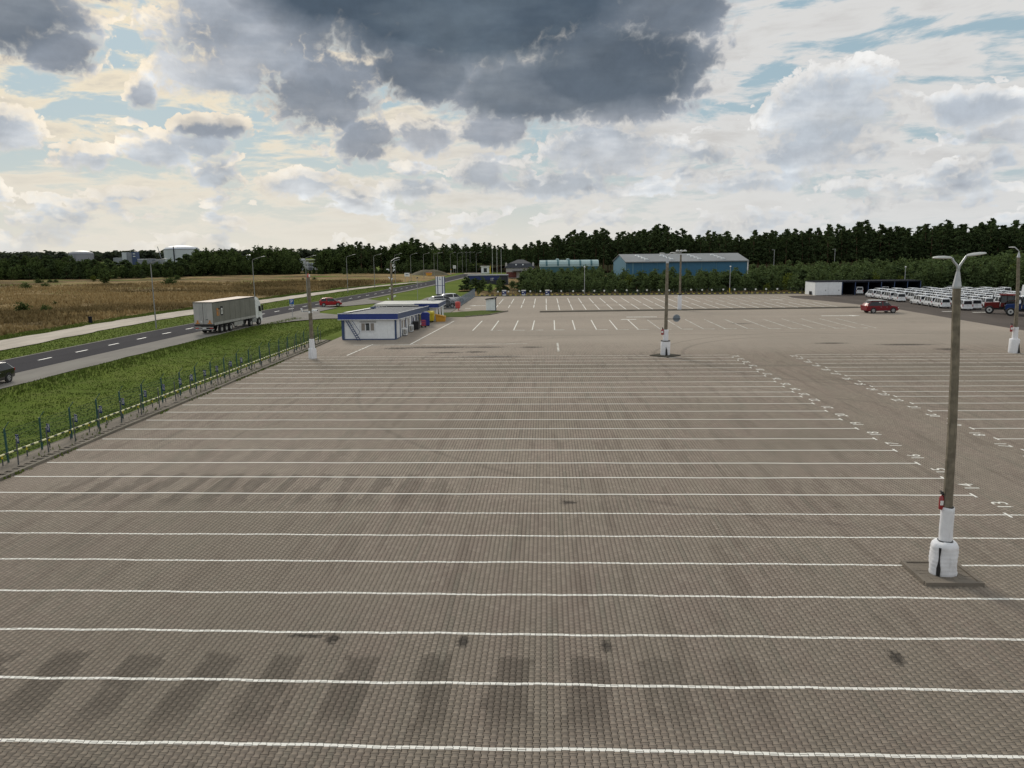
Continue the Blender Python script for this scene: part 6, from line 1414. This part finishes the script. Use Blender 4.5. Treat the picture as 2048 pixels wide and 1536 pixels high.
plant('leafy_tree', 'pine_tree', 'dark broad pine standing alone in the dry field', 'tree', bx(194, 268), 268, 5.4, 1.75); plant('yellow_tree', 'shrub', 'yellow green bush beside the lone dark pine', 'shrub', bx(170, 285), 285, 2.6, 1.4)
for px, py, ht, w, lb in ((26, 580, 2.3, 1.0, 'dark shrub in the brown field, left of the lone pine and nearest the photo edge'), (17, 622, 2.0, 1.0, 'green shrub low in the dry field at the left edge'), (69, 624, 1.5, .9, 'smaller shrub in the dry grass beside the green shrub at the left edge'), (55, 566, 2.0, 1.2, 'shrub in the orange grass close before the wood'), (68, 575, 1.2, 1.6, 'low spreading shrub in the brown strip of the field'),
      (88, 612, 1.0, .6, 'tiny dark bush alone in the pale grass'), (30, 556, 3.0, 1.3, 'round dark bush at the wood edge, left part'), (60, 556, 2.6, 1.2, 'second round dark bush at the wood edge, beside the first'), (78, 564, 1.4, 1.0, 'small bush before the wood, left of the pair'), (90, 564, 1.3, 1.1, 'small bush before the wood, right of the pair'),
      (628, 560, 1.6, .9, 'lone dark bush in the orange field beyond the pole with two cameras'), (605, 557, .9, 1.0, 'tiny bush in the orange field near the lone dark bush'), (330, 568, 2.6, 1.3, 'broad bush in front of the wood beside the nearest street lamp'), (345, 560, 1.8, 1.2, 'low bush in front of the wood below the white tank')):
    yv = 15400.0 / (py - (511.2 - .0112 * px)) - 1; plant('shrub', 'shrub', lb, 'shrub', bx(px, yv), yv, ht, w)
# --- distant forest on the horizon
pts = []
rg_ = np.random.default_rng(11)
for k in range(1300):
    a = rg_.uniform(-.86, .62); d_ = rg_.uniform(1350, 1700) if a < -.25 else rg_.uniform(640, 900); pts.append((math.sin(a) * d_, math.cos(a) * d_, rg_.uniform(12, 19) if a < -.25 else rg_.uniform(9, 13), 2.2))
mass('distant_forest', 'leafy_tree', pts, 'far_leaves', .10, 2.4)
# --- grasses
def tufts(name, X, Y, h, w, m, rg, z0=None):
    n_ = len(X); Z = ground_z(X, Y) if z0 is None else np.full(n_, z0); a = rg.uniform(0, math.pi, n_); lx, ly = rg.normal(0, .25, n_) * h, rg.normal(0, .25, n_) * h
    dx_, dy_ = np.cos(a) * w / 2, np.sin(a) * w / 2
    V = np.stack([np.stack([X - dx_, Y - dy_, Z - .02], -1), np.stack([X + dx_, Y + dy_, Z - .02], -1), np.stack([X + lx + dx_ * .3, Y + ly + dy_ * .3, Z + h], -1), np.stack([X + lx - dx_ * .5, Y + ly - dy_ * .5, Z + h * .85], -1)], 1)
    return stuff(link(name, quads_mesh(name, V, m)))
rg_ = np.random.default_rng(21)
n_ = 150000; Y = rg_.uniform(40, 262, n_); X = path_x(Y) - 6.2 - np.abs(rg_.normal(0, 1, n_)) * 55 - rg_.uniform(0, 1.6, n_)
den_ = vnoise(X * .12, Y * .10, 31) * .6 + vnoise(X * .5, Y * .3, 32) * .4; k = rg_.random(n_) < np.clip(den_ * 1.9 - .35, .05, 1); X, Y = X[k], Y[k]
tufts('dry_grass', X, Y, rg_.uniform(.30, .90, len(X)) * (.45 + .9 * vnoise(X * .05, Y * .07, 41)), rg_.uniform(.15, .5, len(X)), 'dry_blades', rg_)
n_ = 9000; Y = rg_.uniform(172.2, 182, n_); X = rg_.uniform(-14, 58, n_); tufts('dry_grass', X, Y, rg_.uniform(.3, 1.1, n_), rg_.uniform(.2, .6, n_), 'dry_blades', rg_)
n_ = 60000; Y = rg_.uniform(24, 118, n_); X = rg_.uniform(-42.5, -26.6, n_); k = X > road_x(Y) + 7.9; X, Y = X[k], Y[k]
edge = np.exp(-((X - road_x(Y) - 9.0) / 1.2) ** 2)
tufts('verge_grass', X, Y, rg_.uniform(.02, .08, len(X)) * (1 + 2.5 * edge), rg_.uniform(.04, .13, len(X)), 'green_blades', rg_)
n_ = 26000; Y = rg_.uniform(40, 250, n_); X = road_x(Y) - 3.9 - rg_.random(n_) * np.maximum(.2, (road_x(Y) - 3.9 - path_x(Y) - .5 * np.interp(Y, *zip(*PATHW)))); tufts('verge_grass', X, Y, rg_.uniform(.03, .12, n_), rg_.uniform(.05, .16, n_), 'green_blades', rg_)
n_ = 20000; Y = rg_.uniform(30, 235, n_); X = path_x(Y) - .5 * np.interp(Y, *zip(*PATHW)) - rg_.uniform(.1, 3.6, n_); tufts('verge_grass', X, Y, rg_.uniform(.05, .22, n_), rg_.uniform(.08, .2, n_), 'green_blades', rg_)

# weeds along the kerb and in a few open joints
n_ = 1500; Y = rg_.uniform(24, 86, n_); X = -24.62 + np.abs(rg_.normal(0, .10, n_)) * (rg_.random(n_) < .7) - rg_.uniform(.2, 1.9, n_) * (rg_.random(n_) < .45)
k = vnoise(Y * .4, X * 2.0, 51) > .45; tufts('weeds', X[k], Y[k], rg_.uniform(.03, .16, k.sum()), rg_.uniform(.04, .14, k.sum()), 'green_blades', rg_, .01)
